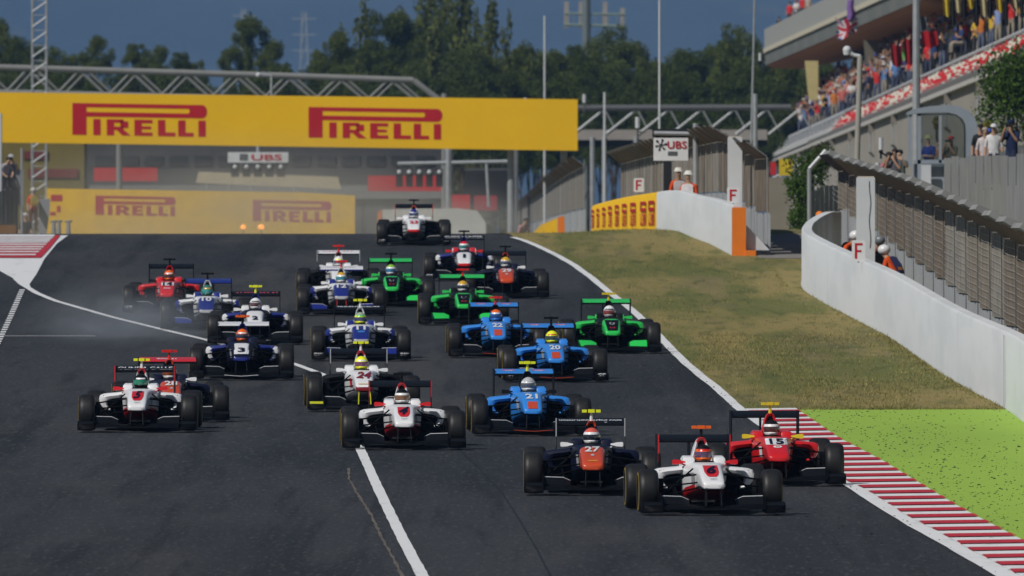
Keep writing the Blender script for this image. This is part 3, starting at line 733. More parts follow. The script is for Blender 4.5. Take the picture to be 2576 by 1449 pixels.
# --- poles and masts
def pole(name, label, x, y0, y1, s, r0, r1, m=C_steel, cat='pole', lean=0, group=None):
    rt = P(x, y0, s); b = MB(); t = P(x+lean, y1, s); b.tube((0,0,0), t-rt, r0, r1, n=8)
    return tag(b.build(name, m, loc=rt), label, cat, group)
lp = pole('light_pole', 'thick grey pole rising in front of the covered stand', 2305, 460, -120, 82, .13, .10)
pole('thin_mast', 'thin pale mast behind the right half of the yellow banner', 1370, 600, 40, 46, .07, .05, C_lite, 'mast')
pole('thin_mast', 'thin mast rising above the white bank sign', 1659, 590, -60, 70, .045, .035, C_lite, 'mast')
pole('thin_mast', 'thin leaning mast left of the covered stand', 1884, 590, -60, 60, .05, .04, C_steel, 'mast', lean=16)
pole('thin_mast', 'short thick grey post at the left foot of the stand', 1900, 600, 236, 66, .09, .09, C_steel, 'post')
pole('thin_mast', 'pale post with crossbar above the right truss roof', 1521, 600, 232, 50, .06, .06, C_lite, 'mast')
pole('marker_pole', 'white pole at the left edge of the picture', 2, 600, 285, 70, .05, .05, C_lite, 'pole')
pole('marker_pole', 'thin grey pole in front of the lattice mast with red bands', 55, 600, 372, 66, .045, .045, C_steel, 'pole')
for x, y, s_ in ((1322,245,50),(1470,236,50),(1604,300,66)):
    r = thing('antenna', {1322:'small white antenna on top of the banner',1470:'white antenna with a bracket right of the banner',1604:'small white antenna above the right truss roof'}[x], 'antenna', P(x, y+22, s_))
    b = MB(); b.tube((0,0,0), (0,0,.42), .09, n=8); b.build('radome', C_lite, r)
    b = MB(); b.tube((0,0,-.5), (0,0,0), .04, n=6); b.tube((0,0,-.15), (.3,0,-.15), .03, n=6); b.build('bracket', C_ngrey, r)
cp = thing('camera_pole', 'beige camera pole with a white dome camera before the stand', 'camera', P(2155, 400, 84))
b = MB(); rod(b, cp, P(2154,470,84), P(2164,140,84), .085, n=10); b.build('pole', plain((.34,.33,.29)), cp)
b = MB(); rod(b, cp, P(2164,142,84), P(2144,138,84), .06, n=8); rod(b, cp, P(2144,138,84), P(2136,128,84), .07, n=8); b.build('arm', C_lite, cp)
b = MB(); b.ball(inv(cp, P(2131,126,84)), (.13,.13,.13)); b.tube(inv(cp, P(2131,138,84)), inv(cp, P(2131,126,84)), .11, .13, n=12); b.build('camera_head', C_lite, cp)
for x, y, s_, lab in ((2216,372,92,'white dish antenna with black clamp left of the glass booth'),(2208,436,96,'white antenna behind the second white pillar, upper'),(2237,452,98,'white antenna clamped to the top of the brown fence'),(1912,150,60,'white dome camera at the stand roof corner')):
    r = thing('antenna', lab, 'antenna', P(x, y, s_))
    b = MB(); b.tube((0,0,-.05), (0,0,.28), .06, n=8); b.build('radome', C_lite, r)
    b = MB(); b.tube((0,0,-.3), (0,0,-.05), .03, n=6); b.tube((0,0,-.12), (.28,0,-.30), .025, n=6); b.ball((.0,0,-.1), .06, 8, 6); b.build('clamp', C_black, r)

# cell tower, pylons, houses far behind
ct = thing('antenna_tower', 'phone antenna tower with grey panels above the trees', 'tower', P(1475, 600, 30))
b = MB(); rod(b, ct, P(1475,600,30), P(1475,-10,30), .35, n=8); b.build('column', plain((.13,.16,.17)), ct)
for x in (1425, 1462, 1522, 1566):
    b = MB(); img_box(b, x-6, 4 if x != 1566 else 20, x+6, 70, 30, .3, root=ct); b.build('antenna_panel', plain((.30,.28,.27)), ct)
b = MB(); rod(b, ct, P(1420,62,30), P(1572,66,30), .10); rod(b, ct, P(1420,34,30), P(1572,36,30), .08)
for x in range(1425, 1570, 18): rod(b, ct, P(x,34,30), P(x,64,30), .04, n=4)
b.build('platform_frame', plain((.20,.26,.22)), ct)
def pylon(label, x, y, h, s):
    r = thing('power_pylon', label, 'pylon', P(x, 600, s)); top = inv(r, P(x, y, s)).z; w = h
    for sx in (-1, 1):
        b = MB(); b.tube((sx*w*.5,0,0), (sx*w*.08,0,top), .10, n=4); b.build('leg', C_steel, r)
    n = 14
    for k in range(n):
        t = k/n; t2 = (k+1)/n; b = MB(); b.tube((-w*(.5-.42*t),0,top*t), (w*(.5-.42*t2),0,top*t2), .05, n=4); b.build('brace', C_steel, r)
    for z in (.97, .90, .83):
        b = MB(); b.tube((-w*.55,0,top*z), (w*.55,0,top*z), .08, n=4); b.build('crossarm', C_steel, r)
pylon('faint power pylon between the broad tree and the tall poplars', 765, 30, 3.2, 17)
pylon('faint power pylon above the broad tree left of centre', 612, 22, 3.0, 17)
for i, (x, y, w, h, lab) in enumerate(((232,142,9,12,'tiny pale house on the hazy hillside, the left one'),(380,148,22,14,'wider pale house on the hazy hillside behind the left trees'),(190,108,10,10,'tiny pale house highest on the hazy hillside'))):
    Yh = 10500
    while ZC+(HY-y)/F*Yh > hill_z((x-CX)/F*Yh, Yh) and Yh < 13900: Yh += 10
    k = Yh/F; r = thing('far_house', lab, 'house', ((x-CX)*k, Yh, ZC+(HY-y-h)*k))
    b = MB(); b.box(-w*k, w*k, 0, 12, -8, h*k*.9); b.build('wall', plain((.60,.58,.56)), r)
    b = MB(); b.extrude([(-w*k*1.1,-.4,h*k*.9),(w*k*1.1,-.4,h*k*.9),(0,-.4,h*k*1.5)], (0,6.8,0)); b.build('roof', plain((.30,.2,.16)), r)
    b = MB(); b.box(-.6,.6,-.05,0,.1,h*k*.6); b.build('window', C_dark, r)
# ------------------------------------------------------------------ race cars
WHT=(.77,.78,.80); RED=(.62,.012,.016); NAVY=(.004,.0065,.026); ORG=(.56,.065,.018); BLUE=(.035,.25,.75); GRN=(.025,.55,.09); BLK=(.0045,.005,.0065)
DBLU=(.012,.022,.20); YEL=(.86,.90,.02); FOR=(.80,.13,.01); DRED=(.22,.008,.014); GOLD=(.62,.36,.03); SILV=(.45,.46,.48); TRED=(.68,.02,.015)
M_tyre = mat('tyre_rubber', (.012,.012,.0125), rough=.5, spec=.34, var=.25, scale=6, bump=.1, bscale=60)
M_rim = mat('wheel_rim', (.10,.10,.11), rough=.35, metal=.8, var=0)
M_carb = mat('carbon_fibre', (.0035,.0038,.005), rough=.55, spec=.04, var=.2, scale=20)
M_dark = mat('dark_interior', (.004,.004,.005), rough=.8, spec=.1, var=0)  # near-black; also stands in for shade inside the inlets and cockpit
M_mirr = mat('mirror_glass', (.02,.02,.025), rough=.1, var=0)

def ring(y, w, top, bot, p=4.0, n=20, wt=None):
    """super-ellipse section; wt lets the top be narrower than the bottom"""
    out = []
    for i in range(n):
        a = 2*math.pi*(i+.5)/n; c, s_ = math.cos(a), math.sin(a)
        x = math.copysign(abs(c)**(2/p), c); z = math.copysign(abs(s_)**(2/p), s_)
        ww = w if wt is None else w + (wt-w)*(z+1)/2
        out.append((x*ww, y, (top+bot)/2 + z*(top-bot)/2))
    return out
NOSE = [(-.80,.10,.385,.335),(-.78,.135,.41,.322),(-.66,.148,.455,.32),(-.40,.156,.53,.33),(-.10,.168,.602,.32),(.06,.176,.63,.30)]
def nose_y(z):
    for (y0,_,t0,_), (y1,_,t1,_) in zip(NOSE, NOSE[1:]):
        if t0 <= z <= t1: return y0 + (y1-y0)*(z-t0)/(t1-t0)
    return NOSE[-1][0] if z > NOSE[-1][2] else NOSE[0][0]
def nose_at(x, z):
    """y of the nose's painted skin at (x, z)"""
    y0, y1 = -.80, .06
    def top(y):
        for (a, wa, ta, ba), (c, wc, tc, bc) in zip(NOSE, NOSE[1:]):
            if y <= c or c == NOSE[-1][0]:
                t = (y-a)/(c-a); w, tp, bt = wa+(wc-wa)*t, ta+(tc-ta)*t, ba+(bc-ba)*t
                k = min(.995, abs(x)/w); return (tp+bt)/2 + (tp-bt)/2*(1-k**4.5)**(1/4.5)
    for _ in range(22):
        m = (y0+y1)/2
        if top(m) < z: y0 = m
        else: y1 = m
    return (y0+y1)/2
def on_nose(x0, z0, lift=.006):
    return lambda a, c: Vector((x0+a, nose_at(x0+a, z0+c)-lift*1.0, z0+c+lift*.5))
CM = {}
def car_meshes():
    def plate(c):      # slot 1 = painted panel on the top face
        return 1 if abs(c.x) < .125 and c.z > nosetop(c.y)-.03 and c.y > -.62 else 0
    def nosetop(y):
        for (y0,_,t0,_), (y1,_,t1,_) in zip(NOSE, NOSE[1:]):
            if y0 <= y <= y1: return t0+(t1-t0)*(y-y0)/(y1-y0)
        return .63
    st = []
    for i in range(len(NOSE)-1):
        for k in range(3):
            t = k/3; a, c = NOSE[i], NOSE[i+1]; st.append(tuple(a[j]+(c[j]-a[j])*t for j in range(4)))
    st.append(NOSE[-1])
    b = MB(); b.loft([ring(y, w, t, bo, 4.5, 28) for y, w, t, bo in st], mfun=lambda c: 2 if c.y < -.72 and c.z < .395 else plate(c)); CM['nose_cone'] = b.mesh('nose_cone', 40)
    b = MB(); sec = [(.062,.172,.622,.30),(.20,.20,.638,.27),(.40,.235,.645,.24),(.70,.285,.645,.20),(.95,.30,.625,.16),(1.5,.30,.575,.10),(2.2,.22,.45,.08)]
    b.loft([ring(y, w*.86, t, bo, 5, 24, wt=w) for y, w, t, bo in sec], mfun=lambda c: 1 if c.z < .36 else 0); CM['chassis'] = b.mesh('chassis', 40)
    b = MB(); b.loft([ring(y, w, t, bo, 3) for y, w, t, bo in ((.93,.15,.652,.60),(1.0,.19,.66,.6),(1.3,.19,.645,.6))]); CM['cockpit_opening'] = b.mesh('cockpit_opening', 40)
    # engine cover with its intake hoop: outer skin, ring and dark throat
    hoop = [(-.155,.56),(-.132,.66),(-.10,.78),(-.068,.895),(-.045,.94),(-.02,.955),(.02,.955),(.045,.94),(.068,.895),(.10,.78),(.132,.66),(.155,.56)]
    def sc(k, dz, y): return [(x*k, y, .56+(z-.56)*dz) for x, z in hoop]
    b = MB(); b.loft([sc(.93,.985,1.44), sc(1,1,1.455), sc(1,1,1.55), sc(.9,.93,1.9), sc(.62,.72,2.5), sc(.3,.4,3.0)], cap0=False, mfun=lambda c: (1 if c.z > .885 and c.y < 1.6 else 0) if c.y < 1.75 else 3)
    inner = [(x*.70, 1.47, .56+(z-.56)*.90) for x, z in hoop]; o = sc(.93,.985,1.44)
    n = len(o); k = len(b.v); b.v += [tuple(v) for v in o+inner]
    for i in range(n-1):
        b.f.append((k+i, k+i+1, k+n+i+1, k+n+i)); b.m.append(1 if max(o[i][2], o[i+1][2]) > .90 else 0)
    b.add(inner, [tuple(range(n))], 2); CM['engine_cover'] = b.mesh('engine_cover', 30)
    # sidepod: swept inlet frame with dark mouth and the body behind
    outer = [(.245,.595),(.36,.580),(.50,.568),(.585,.558),(.635,.538),(.652,.49),(.648,.43),(.612,.36),(.555,.306),(.48,.292)]
    innr = [(.245,.500),(.36,.492),(.45,.480),(.495,.466),(.522,.445),(.532,.415),(.528,.387),(.512,.357),(.495,.337),(.478,.327)]
    for sx, nm in ((1,'sidepod_r'),(-1,'sidepod_l')):
        b = MB(); rr = []
        for (ox, oz), (ix, iz) in zip(outer, innr):
            mx, mz = (ox+ix)/2, (oz+iz)/2; L_ = .95
            pts = [(mx,L_,mz), (mx+(ox-mx)*.75, L_+.018, mz+(oz-mz)*.75), (ox, L_+.06, oz), (ox, L_+.32, oz), (ix, L_+.32, iz), (ix, L_+.06, iz), (mx+(ix-mx)*.75, L_+.018, mz+(iz-mz)*.75)]
            rr.append([(sx*x, y, z) for x, y, z in pts])
        b.loft(rr, mfun=lambda c: 1 if abs(c.x) > .545 else 0)
        b.add([(sx*.24,1.26,.52),(sx*.56,1.26,.50),(sx*.58,1.26,.42),(sx*.50,1.26,.30),(sx*.24,1.26,.12)], [(0,1,2,3,4)], 2)
        body = lambda y, xo, t, xi=.2: [(sx*xi,y,.09),(sx*xo*.92,y,.09),(sx*xo,y,.16),(sx*xo,y,t-.08),(sx*(xo-.06),y,t-.01),(sx*xi,y,t+.02)]
        b.loft([body(1.262,.645,.55), body(1.5,.64,.55), body(1.9,.56,.50), body(2.4,.40,.38), body(2.75,.30,.28)], cap0=True, mfun=lambda c: 2 if c.y < 1.27 else 1)
        CM[nm] = b.mesh(nm[:-2], 40)
        b = MB(); x0, x1 = (.125,.272)
        q = lambda x, y, z: (sx*x, y, z)
        b.loft([[q(x0,y,.58),q(x1+.02,y,.57),q(x1,y,t-.02),q(x1-.02,y,t),q(x0+.015,y,t),q(x0,y,t-.02)] for y, t in ((.92,.615),(.955,.70),(1.0,.712),(1.35,.72),(1.5,.70))], mfun=lambda c: 1 if c.y < .99 and abs(c.x) > .2 else 0)
        CM['rim'+nm[-2:]] = b.mesh('cockpit_side', 35)
        b = MB(); b.loft([[q(x,y+.02*(1 if k in (0,3) else 0),z) for k, (y, z) in enumerate(((-.045,.632-a),(.045,.628-a),(.05,.665+a),(-.035,.672+a)))] for x, a, y in ((.255,-.012,0),(.30,-.004,0),(.33,.006,0),(.405,.012,0),(.425,.004,0))], mi=0)
        for i in range(len(b.v)): b.v[i] = (b.v[i][0], b.v[i][1]+.82, b.v[i][2]-.005)
        b.add([q(.31,.872,.63),q(.415,.872,.63),q(.415,.872,.675),q(.31,.872,.675)], [(0,1,2,3)], 1)
        b.tube(q(.25,.86,.60), q(.33,.82,.635), .012, n=5, mi=0); CM['mirror'+nm[-2:]] = b.mesh('mirror', 35)
        # front wing elements
        b = MB(); b.loft([[q(.30,-.62,.115),q(.30,-.50,.165),q(.30,-.42,.185),q(.30,-.42,.175),q(.30,-.50,.15),q(.30,-.62,.10)],[q(.40,-.62,.13),q(.40,-.50,.205),q(.40,-.42,.228),q(.40,-.42,.218),q(.40,-.50,.19),q(.40,-.62,.112)],[q(.655,-.62,.13),q(.655,-.50,.21),q(.655,-.42,.236),q(.655,-.42,.226),q(.655,-.50,.195),q(.655,-.62,.112)]], mi=0)
        b.add([q(.30,-.425,.187),q(.40,-.425,.231),q(.655,-.425,.239),q(.655,-.44,.230),q(.40,-.44,.222),q(.30,-.44,.178)], [(0,1,4,5),(1,2,3,4)], 1); CM['flap'+nm[-2:]] = b.mesh('flap', 35)
        b = MB(); b.extrude([q(.662,-.92,.03),q(.662,-.92,.115),q(.662,-.75,.20),q(.662,-.45,.275),q(.662,-.30,.275),q(.662,-.30,.03)], (sx*.010,0,0), 0)
        b.loft([[q(x,-.93+.10*max(0,x-.86)/.06,.022),q(x,-.93+.10*max(0,x-.86)/.06,.05),q(x,-.86,.12),q(x,-.66,.165),q(x,-.45,.16),q(x,-.45,.022)] for x in (.673,.80,.905,.922)], mi=0)
        b.add([q(.68,-.866,.118),q(.90,-.866,.118),q(.90,-.72,.156),q(.68,-.72,.156)], [(0,1,2,3)], 1)
        CM['fplate'+nm[-2:]] = b.mesh('end_plate', 35)
        b = MB(); b.extrude([q(.085,-.76,.34),q(.095,-.86,.11),q(.095,-.60,.11),q(.085,-.50,.34)], (sx*.012,0,0)); CM['pylon'+nm[-2:]] = b.mesh('pylon', 35)
        # suspension
        def arms(ps, r_):
            b = MB()
            for p, e in ps:
                p, e = Vector(q(*p)), Vector(q(*e)); b.tube(p, e, r_, n=6)
            return b
        CM['wbu'+nm[-2:]] = arms([((.18,-.12,.50),(.66,.02,.43)),((.22,.34,.50),(.66,.02,.43))], .011).mesh('wishbone')
        CM['wbl'+nm[-2:]] = arms([((.15,-.15,.335),(.67,.0,.205)),((.2,.40,.30),(.67,.0,.205)),((.17,-.18,.40),(.66,-.08,.34))], .011).mesh('wishbone')
        CM['push'+nm[-2:]] = arms([((.21,.06,.575),(.62,.0,.22))], .013).mesh('push_rod')
        b = MB(); b.box(sx*.60 if sx > 0 else -.66, .66 if sx > 0 else -.60, -.06, .06, .17, .45); b.box(min(sx*.63,sx*.68), max(sx*.63,sx*.68), -.16, .16, .18, .40); CM['brk'+nm[-2:]] = b.mesh('brake_duct')
        b = MB(); b.extrude([q(.36,.45,.05),q(.36,.95,.05),q(.40,.95,.30),q(.40,.6,.33),q(.37,.45,.22)], (sx*.012,0,0)); CM['barge'+nm[-2:]] = b.mesh('bargeboard')
        b = MB(); b.extrude([q(.462,2.72,.33),q(.462,3.30,.33),q(.462,3.30,.965),q(.462,2.90,.965),q(.462,2.78,.86)], (sx*.012,0,0), 0)
        b.extrude([q(.4605,2.765,.6),q(.4605,2.762,.965),q(.4605,2.79,.965),q(.4605,2.79,.6)], (sx*.015,0,0), 1); CM['rplate'+nm[-2:]] = b.mesh('end_plate', 35)
        # wheels
        for key, cx, w, rad_ in (('f', .80, .25, .2875), ('r', .757, .295, .295)):
            h = w/2; pr = [(-h+.02,.165),(-h,.19),(-h-.004,.235),(-h+.012,rad_-.022),(-h+.045,rad_-.004),(-h*.4,rad_),(h*.4,rad_),(h-.045,rad_-.004),(h-.012,rad_-.022),(h+.004,.235),(h,.19),(h-.02,.165)]
            b = MB(); b.lathe(pr, 0, n=36); CM['tyre'+key] = b.mesh('tyre', 50)
            b = MB(); 
            rim = [(-.04,.0),(-.05,.06),(-.02,.10),(.0,.16),(-.02,.178),(-.005,.186)]
            b.lathe([(sx*(h+x-.01), r_) for x, r_ in rim], 0, n=24)
            for k2 in range(8):
                a = k2*math.pi/4; b.tube((sx*(h-.045),.045*math.cos(a),.045*math.sin(a)), (sx*(h-.02),.16*math.cos(a),.16*math.sin(a)), .014, n=4)
            CM['rim_'+key+nm[-2:]] = b.mesh('rim', 40)
            b = MB(); b.lathe([(sx*(h+.0062),.228),(sx*(h+.0062),.236),(sx*(h+.004),.243)], 0, n=36); CM['band_'+key+nm[-2:]] = b.mesh('tyre_marking', 40)
    b = MB(); b.box(-.126,-.062,1.47,1.56,1.066,1.104,0); b.box(.062,.126,1.47,1.56,1.066,1.104,0); b.box(-.062,-.045,1.475,1.555,1.064,1.096,1); b.box(.045,.062,1.475,1.555,1.064,1.096,1); b.box(-.045,.045,1.465,1.565,1.064,1.108,2)
    b.tube((0,1.51,.93),(0,1.51,1.07), .026,.016, n=8, mi=3); CM['camera_pod'] = b.mesh('camera_pod', 35)
    # rear wing plane: lower dark band and upper face
    up = [(2.80,.875),(2.84,.893),(2.95,.918),(3.08,.937),(3.20,.951),(3.27,.958)]; lo = [(3.27,.950),(3.15,.928),(3.0,.898),(2.88,.868),(2.81,.862)]
    b = MB(); sec = up+lo; b.loft([[(x,y,z) for y, z in sec] for x in (-.46,-.15,.15,.46)], mfun=lambda c: 1 if (c.z > .905 and c.y > 2.88 and c.y < 3.27 and c.z > .86+(c.y-2.8)*.16) else 0)
    for x in (-.06,.06): b.box(x-.008, x+.008, 2.75, 3.1, .40, .895)
    CM['wing_plane'] = b.mesh('wing_plane', 30)
    b = MB(); sec = [(-.93,.068),(-.90,.085),(-.80,.105),(-.64,.118),(-.60,.112),(-.75,.088),(-.90,.066)]
    b.loft([[(x,y,z+dz) for y, z in sec] for x, dz in ((-.662,.0),(-.35,.012),(-.14,-.012),(.14,-.012),(.35,.012),(.662,.0))], mi=0)
    b.add([(-.30,-.934,.080),(0,-.934,.060),(.30,-.934,.080),(.30,-.934,.088),(0,-.934,.068),(-.30,-.934,.088)], [(0,1,4,5),(1,2,3,4)], 1)
    CM['front_wing'] = b.mesh('front_wing', 35)
    b = MB(); b.box(-.62,.62,1.0,2.5,.035,.075); b.box(-.20,.20,.15,1.0,.04,.10); b.box(-.5,.5,2.5,3.0,.06,.22); b.box(-.10,.10,-.45,.2,.30,.34); CM['floor'] = b.mesh('floor')
    b = MB(); b.box(-.17,.17,2.3,3.05,.12,.42); b.tube((-.6,2.78,.295),(.6,2.78,.295),.03); b.box(-.05,.05,3.05,3.2,.25,.40); CM['gearbox'] = b.mesh('gearbox')
    # helmet, visor, driver
    def hs(c):
        z = c.z
        if z > .072: return 1
        if z > .040: return 3 if abs(c.x) < .065 and c.y < 0 else 0
        if z < -.075: return 2
        return 0
    b = MB(); b.ball((0,0,0), (.118,.140,.132), 24, 16, mf=hs)
    for i, v in enumerate(b.v):
        if v[2] < -.03: b.v[i] = (v[0]*(1-.10*(-v[2]-.03)/.1), v[1]-(.02 if v[1] < 0 else -.01), v[2])
    CM['helmet'] = b.mesh('helmet', 50)
    b = MB(); vs = []
    for j in range(4):
        t = rad(78 + 9.5*j + (4 if j == 3 else 0))
        for i in range(13):
            a = rad(-90 - 78 + 156*i/12); vs.append((.121*math.sin(t)*math.cos(a), .1435*math.sin(t)*math.sin(a)-.008, .134*math.cos(t)+.012))
    b.add(vs, [(j*13+i, j*13+i+1, (j+1)*13+i+1, (j+1)*13+i) for j in range(3) for i in range(12)]); CM['visor'] = b.mesh('visor', 60)
car_meshes()
def ground_pitch(Y): return math.atan((gz(0, Y+2.9)-gz(0, Y-.2))/3.1)

def make_car(sp):
    X, Y = G(sp['cx'], sp['y']); t = thing('race_car', sp['label'], 'race car', (X, Y, gz(X, Y)+.016), (ground_pitch(Y), 0, rad(sp.get('yaw', 0))), 'single-seater race cars on the track')
    g = lambda k, d: sp[k] if k in sp else d
    body = sp['body']; pc = paint
    nose = put('nose_cone', CM['nose_cone'], [pc(g('nose', body)), pc(g('plate', g('nose', body))), pc(g('tip', g('nose', body)))], t)
    put('chassis', CM['chassis'], [pc(g('chassis', body)), pc(g('lower', g('chassis', body)))], t)
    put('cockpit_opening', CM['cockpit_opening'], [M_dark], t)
    legs = g('legs', body)
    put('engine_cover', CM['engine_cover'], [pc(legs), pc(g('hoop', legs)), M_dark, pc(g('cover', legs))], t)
    pod = g('pod', body); podo = g('pod_outer', pod)
    for sd_, rt in (('_l', -1), ('_r', 1)):
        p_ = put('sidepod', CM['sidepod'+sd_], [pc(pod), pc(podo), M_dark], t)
        if sp.get('podtext'):
            lettering('lettering', sp['podtext'], lambda a, c, rt=rt: Vector((rt*.435+a, .962-.0, .538+c-.06*(abs(rt*.435+a)-.435))), .30, .022, pc(g('podtextcol', (.05,.05,.06))), p_, bold=.03)
        put('cockpit_side', CM['rim'+sd_], [pc(g('rim', body)), pc(g('rimface', g('rim', body)))], t)
        put('mirror', CM['mirror'+sd_], [pc(sp['mirror']), M_mirr], t)
        f = put('flap', CM['flap'+sd_], [pc(g('flap', BLK)), pc(g('flapedge', SILV))], t)
        put('end_plate', CM['fplate'+sd_], [M_carb, pc(g('fplate', BLK))], t)
        put('pylon', CM['pylon'+sd_], [pc(g('pylon', BLK))], t)
        for k in ('wbu', 'wbl'): put('wishbone', CM[k+sd_], [M_carb], t)
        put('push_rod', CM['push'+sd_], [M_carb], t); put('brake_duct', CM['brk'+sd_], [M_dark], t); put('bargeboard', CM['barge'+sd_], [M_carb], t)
        for key, cx, y, r_ in (('f', .80, 0, .2875), ('r', .757, 2.78, .295)):
            w = put('wheel', CM['rim_'+key+sd_], [M_rim], t, loc=(rt*cx, y, r_-.004)); w.rotation_euler = (R.uniform(0, 6.28), 0, 0)
            put('tyre', CM['tyre'+key], [M_tyre], w); put('tyre_marking', CM['band_'+key+sd_], [plain((.55,.38,.03))], w)
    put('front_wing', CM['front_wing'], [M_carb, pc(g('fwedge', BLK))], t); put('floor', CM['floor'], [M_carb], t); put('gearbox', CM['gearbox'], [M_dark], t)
    rw_ = put('rear_wing', CM['wing_plane'], [pc(g('wing', BLK)), pc(g('wingtop', g('wing', BLK)))], t)
    for sd_ in ('_l', '_r'): put('end_plate', CM['rplate'+sd_], [pc(g('endplate', BLK)), pc(g('endedge', g('endplate', BLK)))], rw_)
    wing_y = lambda z: 2.84 + (z-.893)*6.0
    for txt, x0, w, h, col in g('wtext', ()):
        lettering('lettering', txt, lambda a, c, x0=x0: Vector((x0+a, wing_y(.925+c)-.012, .928+c)), w, h, pc(col), rw_, bold=.03)
    if sp.get('wingmid'):
        for rt in (-1, 1):
            b = MB(); b.add([(rt*.235-.10,wing_y(.91)-.008,.912),(rt*.235+.10,wing_y(.91)-.008,.912),(rt*.235+.10,wing_y(.945)-.008,.948),(rt*.235-.10,wing_y(.945)-.008,.948)], [(0,1,2,3)]); b.build('wing_patch', pc(sp['wingmid']), rw_, smooth=0)
    put('camera_pod', CM['camera_pod'], [pc(c) for c in sp['tcam']], t)
    # nose print
    for sh in g('patches', ()):
        kind, x0, z0, w, h, col = sh
        prof = {'shield': lambda v: 1.0 if v > .42 else .5+.5*min(1, v/.42)**.55, 'oval': lambda v: 2*math.sqrt(max(0, v*(1-v))), 'trap': lambda v: .70+.30*v, 'rect': lambda v: 1.0}[kind]
        fn = on_nose(x0, z0, .007); b = MB(); n, m_ = 10, 8
        vs = [fn(w*(i/m_-.5)*max(.02, prof(j/n)), (j/n-.5)*h) for j in range(n+1) for i in range(m_+1)]
        b.add(vs, [(j*(m_+1)+i, j*(m_+1)+i+1, (j+1)*(m_+1)+i+1, (j+1)*(m_+1)+i) for j in range(n) for i in range(m_)])
        b.build('nose_patch', pc(col), nose, smooth=0)
    for txt, x0, z0, w, h, col, sh in g('ntext', ()):
        lettering('race_number' if txt.isdigit() else 'lettering', txt, on_nose(x0, z0, .020), w, h, pc(col), nose, bold=.03, shear=sh)
    for rt in (-1, 1):
        if sp.get('fwtext'): lettering('lettering', sp['fwtext'], lambda a, c, rt=rt: Vector((rt*.80+a, -.874+(c+.02)*1.8, .122+c*.8)), .15, .05, pc(WHT), t, bold=.04)
    if sp.get('side'):
        for rt in (-1, 1):
            b = MB(); vs = []; n = 4
            for j in range(n+1):
                for i in range(n+1):
                    y = .16+.17*i/n; z = .37+.15*j/n; w = (.172+.028*(y-.062)/.138 if y < .2 else .20+.035*(y-.2)/.2)*(.86+.14*(z-.27)/.36)
                    vs.append((rt*(w+.006), y, z))
            b.add(vs, [(j*(n+1)+i, j*(n+1)+i+1, (j+1)*(n+1)+i+1, (j+1)*(n+1)+i) for j in range(n) for i in range(n)]); b.build('sponsor_patch', pc(sp['side']), t, smooth=0)
    # driver
    hc = sp['helmet']; d = put('person', DRIVER, [cloth(sp.get('suit', (.5,.5,.5))), cloth((.03,.03,.03))], None, loc=t.location, rot=t.rotation_euler)
    tag(d, sp['driver'], 'driver', 'drivers seated in the race cars')
    hl = put('helmet', CM['helmet'], [pc(c) for c in hc[:4]], d, loc=(0, 1.13, .735)); hl.scale = (1.0, 1.0, 1.0)
    put('visor', CM['visor'], [mat('visor_%.2f_%.2f_%.2f' % hc[4], hc[4], rough=.12, spec=.7, var=0, coat=.5)], hl)
    return t
b = MB()
b.loft([[(w*math.cos(a), 1.2+dp*math.sin(a), z) for a in [2*math.pi*k/14 for k in range(14)]] for z, w, dp in ((.12,.15,.12),(.30,.17,.12),(.48,.19,.11),(.545,.16,.10),(.585,.08,.08),(.64,.065,.075),(.66,.06,.07))], mi=0)
for sx in (-1, 1):
    ps = [Vector((sx*.17,1.2,.52)), Vector((sx*.20,1.0,.40)), Vector((sx*.12,.72,.48))]
    rr = []
    for p, r_ in zip(ps, (.055,.045,.035)): rr.append([(p.x+r_*math.cos(a), p.y, p.z+r_*math.sin(a)) for a in [2*math.pi*k/8 for k in range(8)]])
    b.loft(rr, mi=0); b.ball(ps[2]+Vector((0,-.03,.01)), (.035,.045,.04), 8, 6, mi=1)
DRIVER = b.mesh('person', 50)

Z6 = lambda col=NAVY: ()
artA = dict(body=WHT, side=(.30,.30,.32), lower=RED, mirror=RED, hoop=RED, legs=WHT, cover=WHT, rim=WHT, pod=WHT, podtext='RICHARD MILLE', endplate=BLK, endedge=RED, rimface=WHT)
navy = dict(body=NAVY, side=SILV, nose=ORG, tip=ORG, mirror=WHT, hoop=ORG, legs=NAVY, rim=NAVY, flapedge=SILV)
blue = dict(body=BLUE, side=SILV, mirror=BLK, legs=BLK, hoop=BLK, wingtop=BLUE, wingmid=RED, rim=BLUE, fwedge=(.5,.06,.02), wtext=[('AXT',-.235,.13,.022,WHT),('AXT',.235,.13,.022,WHT)], patches=[('rect',0,.462,.150,.105,ORG)])
grn = dict(body=BLK, nose=GRN, pod=GRN, podo=BLK, mirror=GRN, legs=BLK, hoop=BLK, rim=BLK, rimface=GRN, wingtop=GRN, flap=GRN, flapedge=GRN, patches=[('trap',0,.515,.27,.19,BLK),('oval',0,.552,.10,.05,SILV),('rect',0,.475,.10,.015,RED)])
ltb = dict(body=WHT, side=(.25,.26,.30), nose=DBLU, tip=SILV, pod=WHT, pod_outer=DBLU, mirror=WHT, hoop=WHT, legs=WHT, cover=WHT, rim=DBLU, rimface=WHT, flap=DBLU)
redc = dict(body=RED, side=WHT, hoop=RED, legs=RED)
def C(base, **k): d = dict(base); d.update(k); return d
YB = (YEL, BLK, YEL, WHT); BB = (BLK, BLK, BLK, BLK); OO = (FOR, FOR, FOR, BLK)
